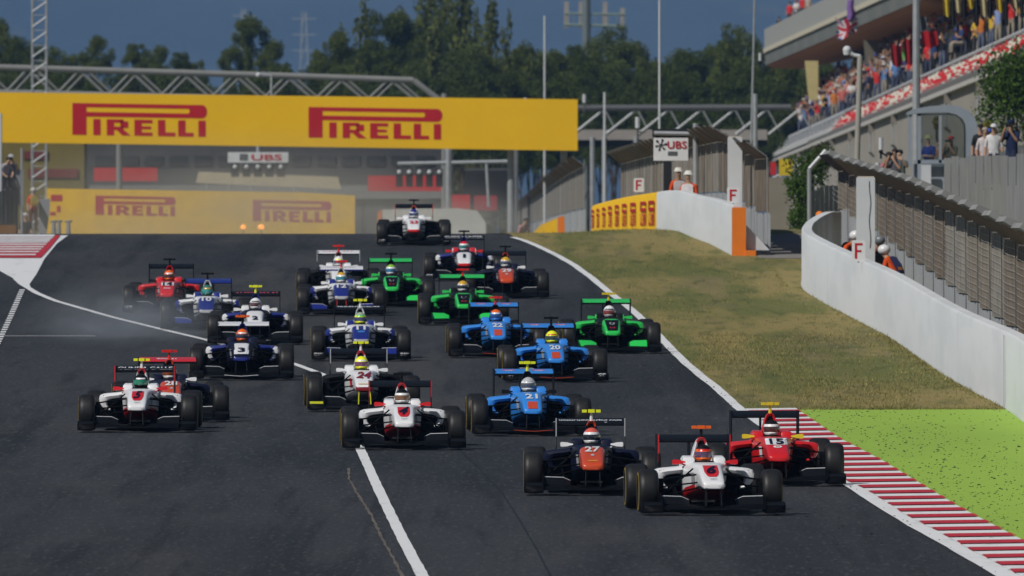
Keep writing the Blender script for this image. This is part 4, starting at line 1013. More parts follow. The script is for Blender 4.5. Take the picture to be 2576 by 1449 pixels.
CARS = [
 C(artA, cx=1785, y=1294, yaw=3.6, tcam=OO, patches=[('shield',0,.548,.19,.135,RED)], ntext=[('6',0,.562,0.132,0.091,NAVY,.3),('ART',0,.452,.10,.018,SILV,.3)], helmet=(FOR,BLK,WHT,RED,(.10,.05,.12)), suit=WHT,
   label='white and red race car number 6 with an orange camera bar, front of the field', driver='driver in orange and black helmet in the white car number 6'),
 C(redc, cx=1952, y=1221, yaw=2.4, plate=RED, mirror=(.72,.55,.02), rim=RED, tcam=((.72,.55,.02),)*4, patches=[('rect',0,.590,.30,.082,WHT),('oval',0,.525,.12,.032,WHT)], ntext=[('15',0,.588,0.198,0.068,NAVY,0),('ALFA',0,.525,.06,.012,RED,0)], helmet=(WHT,BLK,RED,WHT,(.06,.03,.03)), suit=(.4,.02,.02),
   label='red race car number 15 with yellow mirrors beside the striped kerb', driver='driver in black and white helmet in the red car number 15'),
 C(navy, cx=1490, y=1244, yaw=.3, tcam=YB, wtext=[('www.wroracing.com',0,.86,.042,WHT)], endplate=BLK, endedge=SILV, ntext=[('27',0,.592,0.205,0.065,WHT,0)], patches=[('oval',0,.525,.05,.024,SILV),('rect',0,.453,.13,.010,GOLD)], helmet=(WHT,(.62,.10,.07),RED,WHT,(.015,.02,.03)), suit=(.6,.6,.62),
   label='dark navy race car number 27 with orange nose and lettered rear wing', driver='driver in white helmet with red patches in the navy car number 27'),
 C(artA, cx=1015, y=1130, yaw=1.3, tcam=BB, patches=[('shield',0,.548,.185,.135,RED)], ntext=[('4',0,.562,0.158,0.104,NAVY,.4),('ART',0,.452,.10,.018,SILV,.3)], helmet=(WHT,BLK,(.05,.25,.12),WHT,(.20,.10,.05)), suit=WHT,
   label='white and red race car number 4 with a black camera bar on the white line', driver='driver in white helmet with black crown in the white car number 4'),
 C(blue, cx=1336, y=1095, yaw=2.2, tcam=(YEL,)*4, ntext=[('21',0,.585,0.191,0.068,WHT,0)], helmet=(WHT,SILV,WHT,SILV,(.10,.11,.13)), suit=(.1,.2,.5),
   label='light blue race car number 21 with a yellow camera bar', driver='driver in all white helmet in the blue car number 21'),
 C(artA, cx=348, y=1086, yaw=-1.0, tcam=YB, wtext=[('OLINDA GALLE',0,.86,.038,WHT)], patches=[('shield',0,.548,.185,.135,RED)], ntext=[('5',0,.562,0.132,0.104,NAVY,.35),('ART',0,.452,.10,.018,SILV,.3)], helmet=(BLK,BLK,BLK,WHT,(.02,.22,.13)), suit=WHT,
   label='white and red race car number 5, leftmost, with white lettering on its rear wing', driver='driver in black helmet with green visor in the white car number 5'),
 C(navy, cx=430, y=1060, yaw=2.0, tcam=(TRED,)*4, wing=BLK, wingtop=RED, wtext=[('TOTAL',0,.36,.034,WHT)], ntext=[('28',0,.592,0.205,0.065,WHT,0)], patches=[('oval',0,.525,.05,.024,SILV)], helmet=(WHT,NAVY,ORG,GOLD,(.25,.06,.02)), suit=(.1,.1,.2),
   label='navy race car number 28 with red rear wing half hidden by the white car', driver='driver in dark helmet with yellow square in the navy car number 28'),
 C(artA, cx=914, y=1034, yaw=2.0, lower=WHT, side=RED, pod=BLK, pod_outer=BLK, podtext=None, mirror=WHT, tip=DRED, endedge=SILV, tcam=YB, pylon=(.60,.62,.02), fplate=(.60,.62,.02), ntext=[('24',0,.575,0.264,0.098,DRED,.3)], patches=[('rect',0,.44,.2,.012,GOLD)], helmet=(YEL,YEL,RED,WHT,(.18,.06,.12)), suit=(.6,.6,.6),
   label='white race car number 24 with thin white rear wing frame and black sidepods', driver='driver in yellow, red and white helmet in the white car number 24'),
 C(navy, cx=608, y=955, yaw=.2, nose=NAVY, plate=WHT, tip=DBLU, legs=DBLU, hoop=DBLU, mirror=BLK, pod=DBLU, pod_outer=WHT, tcam=OO, wing=BLK, wingtop=WHT, fwedge=WHT, patches=[('trap',0,.535,.25,.17,WHT)], ntext=[('3',0,.515,0.132,0.072,NAVY,0),], podtext='RED BULL', podtextcol=WHT, helmet=(FOR,FOR,GOLD,WHT,(.05,.06,.10)), suit=(.1,.1,.2),
   label='dark blue race car number 3 with white nose panel and orange camera bar', driver='driver in orange helmet in the dark blue car number 3'),
 C(blue, cx=1395, y=960, yaw=2.2, tcam=BB, ntext=[('20',0,.585,0.191,0.068,WHT,0)], helmet=(YEL,YEL,BLK,ORG,(.05,.08,.06)), suit=(.1,.2,.5), fwtext='GP',
   label='light blue race car number 20 with a black camera bar', driver='driver in yellow and black helmet in the blue car number 20'),
 C(blue, cx=1251, y=899, yaw=1.4, tcam=(TRED,)*4, ntext=[('22',0,.585,0.191,0.068,WHT,0)], helmet=(BLUE,FOR,WHT,WHT,(.03,.08,.25)), suit=(.1,.2,.5),
   label='light blue race car number 22 with a red camera bar', driver='driver in blue helmet with red crown in the blue car number 22'),
 C(grn, cx=1538, y=888, yaw=1.8, tcam=((.72,.55,.02),)*4, helmet=(SILV,WHT,WHT,BLK,(.25,.05,.05)), ntext=[('7',0,.555,0.079,0.046,BLK,0)],
   label='black and green race car with yellow camera bar by the white line', driver='driver in grey helmet with dark stripes in the rightmost green car'),
 C(grn, cx=1166, y=817, yaw=.8, tcam=(TRED,)*4, helmet=(WHT,GOLD,BLK,GOLD,(.03,.04,.06)), ntext=[('8',0,.555,0.079,0.046,BLK,0)],
   label='black and green race car with a red camera bar in the middle of the field', driver='driver in gold topped helmet in the green car with red camera bar'),
 C(ltb, cx=908, y=907, yaw=1.0, tcam=YB, wing=BLK, wtext=[('TRIDENT EVENTS',-0.02,.80,.032,WHT)], fwtext='EMW', ntext=[('11',0,.592,0.172,0.072,WHT,0)], patches=[('rect',0,.53,.13,.03,(.05,.2,.6))], helmet=(YEL,(.3,.4,.3),BLK,GRN,(.05,.06,.15)), suit=(.1,.15,.4),
   label='blue and white race car number 11 with yellow and black camera bar', driver='driver in yellow green helmet in the blue and white car number 11'),
 C(navy, cx=642, y=866, yaw=.4, nose=WHT, tip=DBLU, plate=WHT, hoop=DBLU, legs=DBLU, mirror=WHT, rim=WHT, pod=DBLU, pod_outer=WHT, tcam=(YEL,)*4, wing=BLK, wtext=[('AUTO MAAI',0,.84,.034,(.6,.05,.08))], ntext=[('2',0,.5,0.119,0.065,NAVY,0)], helmet=(WHT,WHT,WHT,NAVY,(.12,.06,.07)), suit=(.6,.6,.62), fwedge=SILV,
   label='white nosed dark blue race car with a yellow camera bar behind car number 3', driver='driver in white and navy helmet in the white nosed car'),
 C(ltb, cx=520, y=829, yaw=.2, tcam=BB, wing=DBLU, ntext=[('10',0,.592,0.198,0.072,WHT,0)], helmet=((.03,.16,.13),(.03,.16,.13),(.05,.3,.3),GOLD,(.05,.30,.28)), suit=(.1,.15,.4),
   label='blue and white race car number 10 with a plain blue rear wing', driver='driver in dark green helmet in the blue and white car number 10'),
 C(redc, cx=422, y=787, yaw=-.6, mirror=BLK, rim=RED, tcam=BB, podtext='TELEFONICA', podtextcol=WHT, patches=[('rect',0,.592,.26,.06,WHT)], ntext=[('14',0,.592,0.198,0.065,NAVY,0),('MOTUL',0,.505,.15,.022,WHT,.2)], fwtext='LIVE', helmet=(FOR,FOR,RED,WHT,(.06,.05,.05)), suit=(.4,.02,.02),
   label='red race car number 14 hazed in dust at the far left of the field', driver='driver in orange red helmet in the red car number 14'),
 C(ltb, cx=859, y=793, yaw=.6, tcam=(TRED,)*4, wing=DBLU, wingtop=WHT, pylon=RED, ntext=[('12',0,.592,0.198,0.072,WHT,0)], wtext=[('SERVICES',0,.6,.022,DRED)], helmet=(WHT,GOLD,RED,WHT,(.04,.25,.30)), suit=(.1,.15,.4),
   label='blue and white race car number 12 with a red camera bar', driver='driver in white helmet with teal visor in the blue and white car number 12'),
 C(artA, cx=852, y=748, yaw=.6, lower=WHT, mirror=WHT, podtext=None, hoop=DRED, wingtop=WHT, wtext=[('OMG ALL',0,.7,.03,RED)], tcam=(TRED,)*4, endedge=SILV, pod=BLK, helmet=(WHT,WHT,GOLD,YEL,(.1,.1,.15)),
   label='white race car almost hidden directly behind blue and white number 12', driver='driver in white and yellow helmet mostly hidden behind car number 12'),
 C(grn, cx=985, y=771, yaw=.8, tcam=BB, helmet=(WHT,(.25,.5,.05),RED,WHT,(.05,.2,.4)), ntext=[('9',0,.555,0.079,0.046,BLK,0)],
   label='black and green race car with a black camera bar, leftmost of the green cars', driver='driver in green and white helmet in the leftmost green car'),
 C(navy, cx=1168, y=706, yaw=.4, nose=WHT, tip=RED, hoop=DBLU, legs=DBLU, mirror=RED, rim=RED, rimface=WHT, pod=DBLU, pod_outer=WHT, podtext='BWT', podtextcol=WHT, tcam=BB, wing=BLK, wtext=[('GUIDE HUNTER',0,.88,.045,WHT)], ntext=[('1',0,.55,0.066,0.078,NAVY,0)], fwtext='GPS', helmet=(WHT,RED,WHT,WHT,(.05,.25,.25)), suit=(.5,.5,.5),
   label='navy race car with red mirrors and white lettered rear wing near the far right bend', driver='driver in white and red helmet in the navy car with red mirrors'),
 C(navy, cx=1274, y=750, yaw=.9, tcam=BB, ntext=[('29',0,.585,0.211,0.065,WHT,0)], patches=[('oval',0,.52,.06,.03,SILV)], helmet=(WHT,GOLD,ORG,GOLD,(.10,.12,.18)), suit=(.1,.1,.2),
   label='navy race car with orange nose and white mirrors behind the middle green car', driver='driver in yellow topped helmet in the navy car behind the green car'),
 C(artA, cx=1041, y=617, yaw=.2, lower=WHT, mirror=WHT, podtext=None, pod=BLK, rim=WHT, hoop=ORG, legs=WHT, tcam=BB, tip=RED, ntext=[('23',0,.56,0.211,0.065,RED,0)], fwtext='ART', helmet=(WHT,DBLU,WHT,DBLU,(.03,.05,.14)), suit=(.5,.5,.5),
   label='white race car last of the field, alone in front of the white barrier', driver='driver in blue and white helmet in the last white car'),
]
for c in CARS: make_car(c)
# ------------------------------------------------------------------ people
def body_mesh(name, J, E):
    """one skinned figure: J joint -> (point, radius), E edges joint-joint-material"""
    keys = list(J); me = bpy.data.meshes.new(name)
    me.from_pydata([J[k][0] for k in keys], [(keys.index(a), keys.index(c)) for a, c, _ in E], [])
    o = bpy.data.objects.new(name, me); COL.objects.link(o)
    o.modifiers.new('skin', 'SKIN'); sv = me.skin_vertices[0].data if me.skin_vertices else None
    if sv is None:
        bm = bmesh.new(); bm.from_mesh(me); bm.verts.layers.skin.verify(); bm.to_mesh(me); bm.free(); sv = me.skin_vertices[0].data
    for i, k in enumerate(keys):
        r_ = J[k][1]; sv[i].radius = (r_, r_) if not hasattr(r_, '__len__') else r_
        sv[i].use_root = (k == 'pelvis')
    ss = o.modifiers.new('sub', 'SUBSURF'); ss.levels = 1; ss.render_levels = 1
    bpy.context.view_layer.update()
    res = bpy.data.meshes.new_from_object(o.evaluated_get(bpy.context.evaluated_depsgraph_get()))
    bpy.data.objects.remove(o); bpy.data.meshes.remove(me); res.name = name
    segs = [(Vector(J[a][0]), Vector(J[c][0]), m) for a, c, m in E]
    for p in res.polygons:
        best = (9, 0)
        for a, c, m in segs:
            d = c-a; t = max(0, min(1, (p.center-a).dot(d)/max(1e-9, d.length_squared))); q = (p.center-(a+d*t)).length
            if q < best[0]: best = (q, m)
        p.material_index = best[1]
    res.shade_smooth(); return res
def figure(arms='down', sit=False, lean=0.0, crouch=0.0):
    """materials: 0 skin, 1 shirt, 2 trousers, 3 shoes"""
    h = .92-crouch; J = {}; s_, c_ = math.sin(lean), math.cos(lean)
    U = lambda x, y, z: (x, y*c_ - z*s_, h + y*s_*0 + z*c_ + y*s_)
    J['pelvis'] = (U(0,0,.0), (.15,.11)); J['spine'] = (U(0,0,.22), (.14,.105)); J['chest'] = (U(0,0,.42), (.165,.115))
    J['neck'] = (U(0,-.01,.58), .055); J['jaw'] = (U(0,-.035,.66), (.062,.072)); J['head'] = (U(0,-.02,.74), (.076,.090)); J['crown'] = (U(0,-.01,.80), (.060,.070)); J['nose'] = (U(0,-.125,.70), .014)
    E = [('pelvis','spine',1),('spine','chest',1),('chest','neck',1),('neck','jaw',0),('jaw','head',0),('head','crown',0),('head','nose',0)]
    for sx, n in ((-1,'l'),(1,'r')):
        J['sh'+n] = (U(sx*.17,0,.49), .062)
        A = {'down': ((.23,.02,.22),(.24,-.06,.0),(.235,-.09,-.09)), 'up': ((.27,-.10,.34),(.16,-.24,.56),(.11,-.22,.66)), 'cam': ((.25,-.12,.27),(.10,-.22,.54),(.06,-.20,.66)),
             'fold': ((.24,-.05,.23),(.08,-.20,.25),(-.02,-.21,.27)), 'high': ((.25,-.04,.66),(.24,-.06,.90),(.24,-.06,1.0)), 'rest': ((.26,-.14,.26),(.14,-.34,.20),(.06,-.40,.19)),
             'one': ((.25,-.05,.62),(.26,-.10,.86),(.26,-.10,.96)) if n == 'r' else ((.23,.02,.22),(.24,-.06,.0),(.235,-.09,-.09))}[arms]
        for nm, p, r_ in zip(('el','wr','hd'), A, (.045,.034,.040)): J[nm+n] = (U(sx*p[0], p[1], p[2]), r_)
        E += [('chest','sh'+n,1),('sh'+n,'el'+n,1),('el'+n,'wr'+n,0),('wr'+n,'hd'+n,0)]
        if sit: L_ = ((sx*.10,-.02,h-.02,.09),(sx*.12,-.44,h+.0,.065),(sx*.12,-.46,h-.40,.045),(sx*.12,-.60,h-.44,.042))
        else: L_ = ((sx*.095,0,h-.06,.095),(sx*.11,-.03-crouch*.7,(h-.06)*.53,.066),(sx*.115,.03,.09,.045),(sx*.12,-.12,.045,.042))
        for nm, q in zip(('hp','kn','an','to'), L_): J[nm+n] = (q[:3], q[3])
        E += [('pelvis','hp'+n,2),('hp'+n,'kn'+n,2),('kn'+n,'an'+n,2),('an'+n,'to'+n,3)]
    head = Vector(J['head'][0]); return body_mesh('person', J, E), head
POSES = {k: figure(**v) for k, v in {'stand': dict(arms='down'), 'camera': dict(arms='cam'), 'folded': dict(arms='fold'), 'cheer': dict(arms='high'), 'wave': dict(arms='one'),
         'raised': dict(arms='up'), 'sit': dict(arms='fold', sit=True), 'sitcam': dict(arms='cam', sit=True), 'lean': dict(arms='rest', lean=.5, crouch=.16)}.items()}
b = MB(); b.ball((0,.012,.035), (.092,.105,.085), 14, 8)
b.v = [(x, y, max(z, -.02 if y > -.03 else .035)) for x, y, z in b.v]; HAIR = b.mesh('hair', 60)
b = MB(); b.ball((0,.0,.045), (.096,.108,.080), 14, 8); b.v = [(x, y, max(z, .03)) for x, y, z in b.v]
b.loft([[(.08*math.cos(a), -.07-.11*math.sin(a)*1.0, .035-.01*math.sin(a)) for a in [math.pi*k/8 for k in range(9)]], [(.08*math.cos(a), -.07-.11*math.sin(a), .045-.01*math.sin(a)) for a in [math.pi*k/8 for k in range(9)]]]); CAP = b.mesh('cap', 50)
b = MB(); b.ball((0,.0,.03), (.125,.140,.115), 18, 10); b.v = [(x, y, max(z, -.06)) for x, y, z in b.v]; HELM = b.mesh('helmet', 60)
b = MB(); b.lathe([(.035,.135),(.045,.132),(.06,.105),(.11,.095),(.135,.06),(.14,.0)], 0, n=18); b.v = [(y, z, x+.02) for x, y, z in b.v]; SUNHAT = b.mesh('sun_hat', 50)
b = MB(); b.box(-.055,.055,-.05,.0,-.035,.035); b.tube((0,-.05,0),(0,-.13,0),.03,n=10); CAMERA = b.mesh('camera', 30)
# vest worn by marshals: sits just over the trunk
SKINS = [(.42,.25,.17),(.34,.19,.12),(.50,.31,.22),(.22,.12,.08)]
def person(label, pos, pose, shirt, legs=(.04,.045,.06), head='hair', headcol=(.03,.02,.015), rot=0.0, group=None, scale=1.0, cam=False, cat='person'):
    me, hp = POSES[pose]; sk = SKINS[R.randrange(3)]
    o = put('person', me, [cloth(sk), cloth(shirt), cloth(legs), cloth((.03,.03,.03))], None, loc=pos, rot=(0,0,rot)); o.scale = (scale,)*3
    tag(o, label, cat, group)
    hm = {'hair': HAIR, 'cap': CAP, 'helmet': HELM, 'hat': SUNHAT}[head]
    h = put({'hair':'hair','cap':'cap','helmet':'helmet','hat':'sun_hat'}[head], hm, [paint(headcol) if head == 'helmet' else cloth(headcol)], o, loc=hp)
    if cam: put('camera', CAMERA, [C_dark], o, loc=hp+Vector((0,-.15,-.03)))
    return o

# flag marshals at the walls
M_suit = (.60,.075,.012); 
def vest(o, pose, col, col2):
    """tabard over chest and back"""
    lean = .5 if pose == 'lean' else 0; h = .92-(.16 if pose == 'lean' else 0); c_, s_ = math.cos(lean), math.sin(lean)
    U = lambda x, y, z: (x, y*c_-z*s_, h+z*c_+y*s_)
    b = MB()
    for sgn in (-1, 1):
        pts = [(-.14,.12),(.14,.12),(.17,.34),(.15,.52),(.06,.55),(-.06,.55),(-.15,.52),(-.17,.34)]
        ring0 = [U(x, sgn*(.128+.012*(z > .2)-.03*(z > .5)), z) for x, z in pts]; k = len(b.v)
        b.v += ring0; b.f.append(tuple(range(k, k+8))); b.m.append(0)
        b.add([U(-.09,sgn*.147,.20),U(.09,sgn*.147,.20),U(.09,sgn*.147,.27),U(-.09,sgn*.147,.27)], [(0,1,2,3)], 1)
    return b.build('vest', [cloth(col), cloth(col2)], o, smooth=0)
def marshal(label, x, y, s, pose, head, headcol, rot, vcol=(.62,.60,.62), v2=(.60,.32,.03), legs=None, lift=0.0):
    """stands on the ground below the view point of the head"""
    me, hp = POSES[pose]; off = Matrix.Rotation(rot, 3, 'Z') @ hp
    X, Y = (x-CX)/s - off.x, F/s - off.y; z = gz(X, Y); zz = ZC+(HY-y)/s-hp.z
    o = person(label, (X, Y, zz if lift else max(z-.5, min(z+.40, zz))), pose, M_suit, legs or M_suit, head, headcol, rot, 'track marshals in orange overalls', cat='marshal')
    vest(o, pose, vcol, v2); return o
marshal('marshal in white brimmed hat and pale vest left of the pair by the bank sign', 1707, 436, 95, 'folded', 'hat', (.66,.64,.58), .25)
marshal('marshal in white hat with bright orange sleeves, right of the pair below the bank sign', 1732, 444, 96, 'folded', 'hat', (.68,.67,.64), -.35)
marshal('marshal in white helmet behind the F board on the long white wall', 2152, 596, 116, 'lean', 'helmet', (.68,.69,.70), 1.0, vcol=(.03,.035,.10), v2=(.5,.22,.02))
marshal('marshal in silver helmet between two white helmeted marshals', 2213, 608, 113, 'lean', 'helmet', (.16,.18,.20), .5, vcol=(.03,.03,.04))
marshal('crouching marshal in white helmet and orange overalls leaning over the white wall', 2224, 632, 119, 'lean', 'helmet', (.68,.69,.70), -2.1, vcol=(.05,.06,.17), v2=(.62,.2,.02))
marshal('marshal in orange overalls and yellow vest at the far left by the lattice mast', 84, 480, 62, 'stand', 'helmet', (.50,.47,.42), .3, vcol=(.45,.36,.08), legs=(.10,.015,.012), lift=1)
for x, y, s_, k, pose, col, hc, lab in ((10,402,66,0,'lean',(.45,.40,.42),(.02,.02,.02),'crouching photographer in pale shirt on the left platform'),(28,398,66,0,'camera',(.10,.11,.17),(.40,.42,.45),'photographer in dark jacket and grey hat on the left platform'),
                             (64,545,64,0,'stand',(.03,.03,.035),(.45,.44,.42),'crew member in black by the red banded pole at far left'),(1519,520,58,0,'stand',(.16,.17,.19),(.06,.06,.07),'person in grey by the left end of the yellow and white barrier'),(1310,556,66,0,'lean',(.45,.22,.21),(.02,.02,.02),'person in pink shirt beside the short yellow barrier')):
    X, Y = (x-CX)/s_, F/s_; me, hp = POSES[pose]; person(lab, (X, Y, ZC+(HY-y)/s_-hp.z), pose, col, (.03,.03,.04), 'hat' if hc[0] > .1 else 'hair', hc, R.uniform(-.6,.6), cam=(pose == 'camera'))

# left platform and shields
lp_ = thing('camera_platform', 'grey raised camera platform with slanting dark shield at the far left', 'platform', P(30, 600, 66))
b = MB(); f = [inv(lp_, P(x,y,66)) for x, y in ((-30,425),(24,425),(24,600),(-30,600))]; b.extrude(f, (0,1.2,0)); b.build('tower_body', plain((.26,.27,.28)), lp_)
b = MB(); f = [inv(lp_, P(x,y,66))+Vector((0,-.05,0)) for x, y in ((24,428),(60,425),(58,520),(52,528))]; b.extrude(f, (0,.08,0)); b.build('shield', plain((.22,.23,.245)), lp_)
b = MB(); f = [inv(lp_, P(x,y,66))+Vector((0,-.07,0)) for x, y in ((24,430),(50,480),(50,520),(24,470))]; b.extrude(f, (0,.015,0)); b.build('dark_panel', C_dark, lp_)
sh_ = thing('marshal_shield', 'grey slanting shield panel beside the left marshal', 'shield', P(112, 600, 66))
b = MB(); f = [inv(sh_, P(x,y,66)) for x, y in ((97,500),(126,500),(124,540),(116,596),(98,596))]; b.extrude(f, (0,.1,0)); b.build('panel', plain((.24,.25,.27)), sh_)
b = MB(); f = [inv(sh_, P(x,y,66))+Vector((0,-.03,0)) for x, y in ((98,504),(122,548),(118,580),(98,545))]; b.extrude(f, (0,.02,0)); b.build('dark_panel', C_dark, sh_)
for i, x in enumerate((135, 148, 172)):
    r = thing('guard_post', ['grey rounded guard post left of the pair at the kerb end','middle grey guard post at the kerb end','grey guard post nearest the kerb tip'][i], 'post', P(x, 600, 80))
    b = MB(); b.tube((0,0,-.1),(0,0,.30),.085,.075,n=10); b.tube((0,0,.30),(0,0,.52),.075,.06,n=10); b.build('shaft', plain((.24,.245,.25)), r)
    b = MB(); b.tube((-.1,0,.52),(.12,0,.55),.035,n=8); b.build('top_arm', C_ngrey, r)
slab('mound', 'brown orange mound at the foot of the far left fence', 'mound', -40, 566, 40, 600, 76, 3, plain((.20,.085,.02), .9))

# ------------------------------------------------------------------ grandstand
gs = thing('grandstand', 'covered grandstand full of spectators at upper right', 'grandstand', (18, 900, 5.0))
GO = Vector(gs.location)
def L3(a, c, t): return Vector(a)*(1-t)+Vector(c)*t
RA, RB = P(1936,366,36), P(2600,66,65)           # front rail line, far end to near end
def row_pt(t, k, up=0.0):
    """point on tier k, t along the stand"""
    q = RA + (RB-RA)*t
    return q + Vector((.35+.50*k, 0, -.15+.50*k+up))
def ruled(name, prof, m, t0=0.0, t1=1.0, n=1, smooth=0):
    """profile of (dx, dz) offsets from the rail line swept along the stand"""
    b = MB(); rr = []
    for i in range(n+1):
        q = RA+(RB-RA)*(t0+(t1-t0)*i/n); rr.append([q+Vector((dx,0,dz))-GO for dx, dz in prof])
    b.loft(rr); return b.build(name, m, gs, smooth=smooth)
C_tier = plain((.15,.145,.14), .9)
for k in range(8):
    ruled('tier', [(.08+.5*k,-.15+.5*k-.6),(.58+.5*k,-.15+.5*k-.6),(.58+.5*k,-.15+.5*k),(.08+.5*k,-.15+.5*k)], C_tier, n=2)
for dz, r_ in ((0,.07),(-.22,.04),(-.95,.06)):
    b = MB(); b.tube(RA+Vector((0,0,dz))-GO, RB+Vector((0,0,dz))-GO, r_, n=6); b.build('rail', C_lite, gs)
for i in range(46):
    q = RA+(RB-RA)*(i/45)-GO; b = MB(); b.tube(q+Vector((0,0,-.95)), q, .028, n=5); b.build('rail_post', C_lite, gs)
for k_ in range(5):
    b = MB(); q0, q1 = RA+Vector((-.1-.12*k_,0,-.12-.2*k_))-GO, RA+(RB-RA)*.42+Vector((-.1-.12*k_,0,-.12-.2*k_))-GO; b.tube(q0, q1, .055, n=5); b.build('rail', C_lite, gs)
ruled('stair_side', [(-.75,-.95),(-.05,-.55),(-.05,-1.0),(-.75,-1.2)], plain((.50,.50,.50), .8), 0, .40, 2)
# seats below the rail, red and white
b = MB(); b.box(-.21,.21,-.02,.30,0,.05); b.hexa([(-.21,.25,.05),(.21,.25,.05),(.21,.31,.05),(-.21,.31,.05)],[(-.20,.31,.42),(.20,.31,.42),(.20,.36,.42),(-.20,.36,.42)]); SEAT = b.mesh('seat', 0)
for k in range(4):
    for i in range(62):
        t = .40 + .60*(i+.35*(k % 2))/62
        if R.random() < .06: continue
        q = RA+(RB-RA)*t - GO + Vector((-.10-.16*k, 0, -.42-.20*k))
        put('seat', SEAT, [plain((.52,.025,.03), .5) if R.random() < .55 else plain((.62,.58,.50), .5)], gs, loc=q, rot=(0,0,-.9))
ruled('seat_bank', [(.0,-.42),(.0,-1.35),(-.75,-1.35),(-.75,-1.12)], C_tier, .30, 1, 2)
ruled('lower_beam', [(-.80,-1.36),(.2,-1.36),(.2,-1.55),(-.80,-1.55)], plain((.50,.49,.46), .8), .0, 1, 2)
ruled('base_wall', [(-.55,-1.56),(.8,-1.56),(.8,-9.5),(-.55,-9.5)], C_conc, .18, 1, 3)
for i in range(9):
    t = .25+.75*i/9; q = RA+(RB-RA)*t-GO; b = MB(); b.box(q.x-.85, q.x-.55, q.y-.25, q.y+.25, q.z-2.0, q.z-1.56); b.build('bracket', plain((.23,.21,.18), .9), gs)
    b = MB(); b.tube((q.x-.75,q.y,q.z-3.0),(q.x-.75,q.y,q.z-2.0),.04,n=5); b.tube((q.x-.75,q.y,q.z-3.0),(q.x-.56,q.y+14,q.z-3.0),.05,n=5); b.build('pipe', C_steel, gs)
# cantilevered upper deck
UA, UB = Vector((17.63,1444.4,0)), Vector((21.6,930,0))
zt, zm, zb, zu = ZC+14.6, ZC+13.08, ZC+12.6, ZC+11.9
def deck(name, prof, m, t0=0, t1=1, nn=1):
    b = MB(); rr = []
    for i in range(nn+1):
        q = UA+(UB-UA)*(t0+(t1-t0)*i/nn); rr.append([Vector((q.x+dx, q.y, z))-GO for dx, z in prof])
    b.loft(rr); return b.build(name, m, gs, smooth=0)
deck('fascia', [(0,zt),(.5,zt),(.5,zm+.18),(0,zm+.18)], plain((.34,.345,.33), .8))
deck('string_course', [(-.08,zm+.17),(.5,zm+.17),(.5,zm-.12),(-.08,zm-.12)], plain((.56,.52,.40), .8))
n_ = 34
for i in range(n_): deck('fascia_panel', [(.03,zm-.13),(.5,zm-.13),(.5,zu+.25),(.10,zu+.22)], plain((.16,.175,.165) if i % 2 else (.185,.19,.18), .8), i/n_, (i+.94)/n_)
deck('soffit', [(.12,zu+.2),(.55,zu+.3),(7.5,zu+1.2),(7.5,zu+.9),(2.6,zu-.05),(.6,zu)], plain((.46,.20,.085), .9), 0, 1, 4)
b = MB(); q = UA; b.extrude([Vector((q.x+dx, q.y+.5, z))-GO for dx, z in ((.5,zt-.1),(9,zt-.1),(9,zu+.9),(.5,zu+.3))], (0,.6,0)); b.build('end_wall', plain((.30,.29,.27), .8), gs)
def ext(name, prof, m):
    b = MB(); b.loft([[Vector((RA+(RB-RA)*t)) - GO + Vector((dx, 0, z-(RA+(RB-RA)*t).z)) for dx, z in prof] for t in (.62, 1.12)]); return b.build(name, m, gs, smooth=0)
ext('shade_roof', [(-1.7,ZC+12.3),(9,ZC+12.9),(9,ZC+13.6),(-1.7,ZC+13.6)], plain((.17,.105,.08), .9))  # unseen roof added out of view to shade the near crowd
deck('deck_floor', [(.5,zt-.5),(9,zt-.3),(9,zt-.6),(.5,zt-.7)], C_tier)
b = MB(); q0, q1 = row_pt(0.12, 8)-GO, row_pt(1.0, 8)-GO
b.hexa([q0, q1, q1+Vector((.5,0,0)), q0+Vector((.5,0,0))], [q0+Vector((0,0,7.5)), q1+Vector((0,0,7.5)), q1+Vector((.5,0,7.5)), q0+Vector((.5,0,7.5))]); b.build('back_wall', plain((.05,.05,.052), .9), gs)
for i in range(6):
    q = P(2043+i*150, 168-i*50, 40+i*4)+Vector((0,3,0)); z1 = q.z+.4; b = MB(); lo_ = P(2048+i*150, 250-i*40, 40+i*4)+Vector((0,3,0))
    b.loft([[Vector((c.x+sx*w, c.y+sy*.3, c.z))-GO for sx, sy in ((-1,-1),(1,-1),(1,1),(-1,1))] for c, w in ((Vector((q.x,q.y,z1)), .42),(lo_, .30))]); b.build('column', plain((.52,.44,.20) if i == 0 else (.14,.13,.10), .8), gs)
# drapes and flags in the shade at the back of the stand
def drape(label, x0, x1, y0, y1, s, col, pts=None):
    r = thing('hanging_flag', label, 'flag', P((x0+x1)/2, y1, s), group='flags hung at the back of the stand'); n = 6; b = MB(); vs = []
    for i in range(n+1):
        t = i/n; x = x0+(x1-x0)*t; w_ = .12*math.sin(t*9)
        vs += [inv(r, P(x, y0+(5 if i % 2 else 0), s))+Vector((0,w_,0)), inv(r, P(x+ (x1-x0)*.12, y1-(abs(t-.5)*18), s))+Vector((0,w_*1.5,0))]
    b.add(vs, [(2*i, 2*i+1, 2*i+3, 2*i+2) for i in range(n)]); b.build('cloth', cloth(col), r, smooth=60)
drape('red flag left of the thick light pole at the back of the stand', 2240, 2268, 110, 170, 58, (.24,.010,.013)); drape('second red flag just left of the thick light pole', 2274, 2298, 95, 165, 60, (.24,.010,.013))
drape('wide red flag right of the thick light pole', 2316, 2356, 76, 122, 60, (.34,.010,.013)); drape('grey and black banner next to the wide red flag', 2300, 2330, 40, 80, 62, (.10,.10,.12))
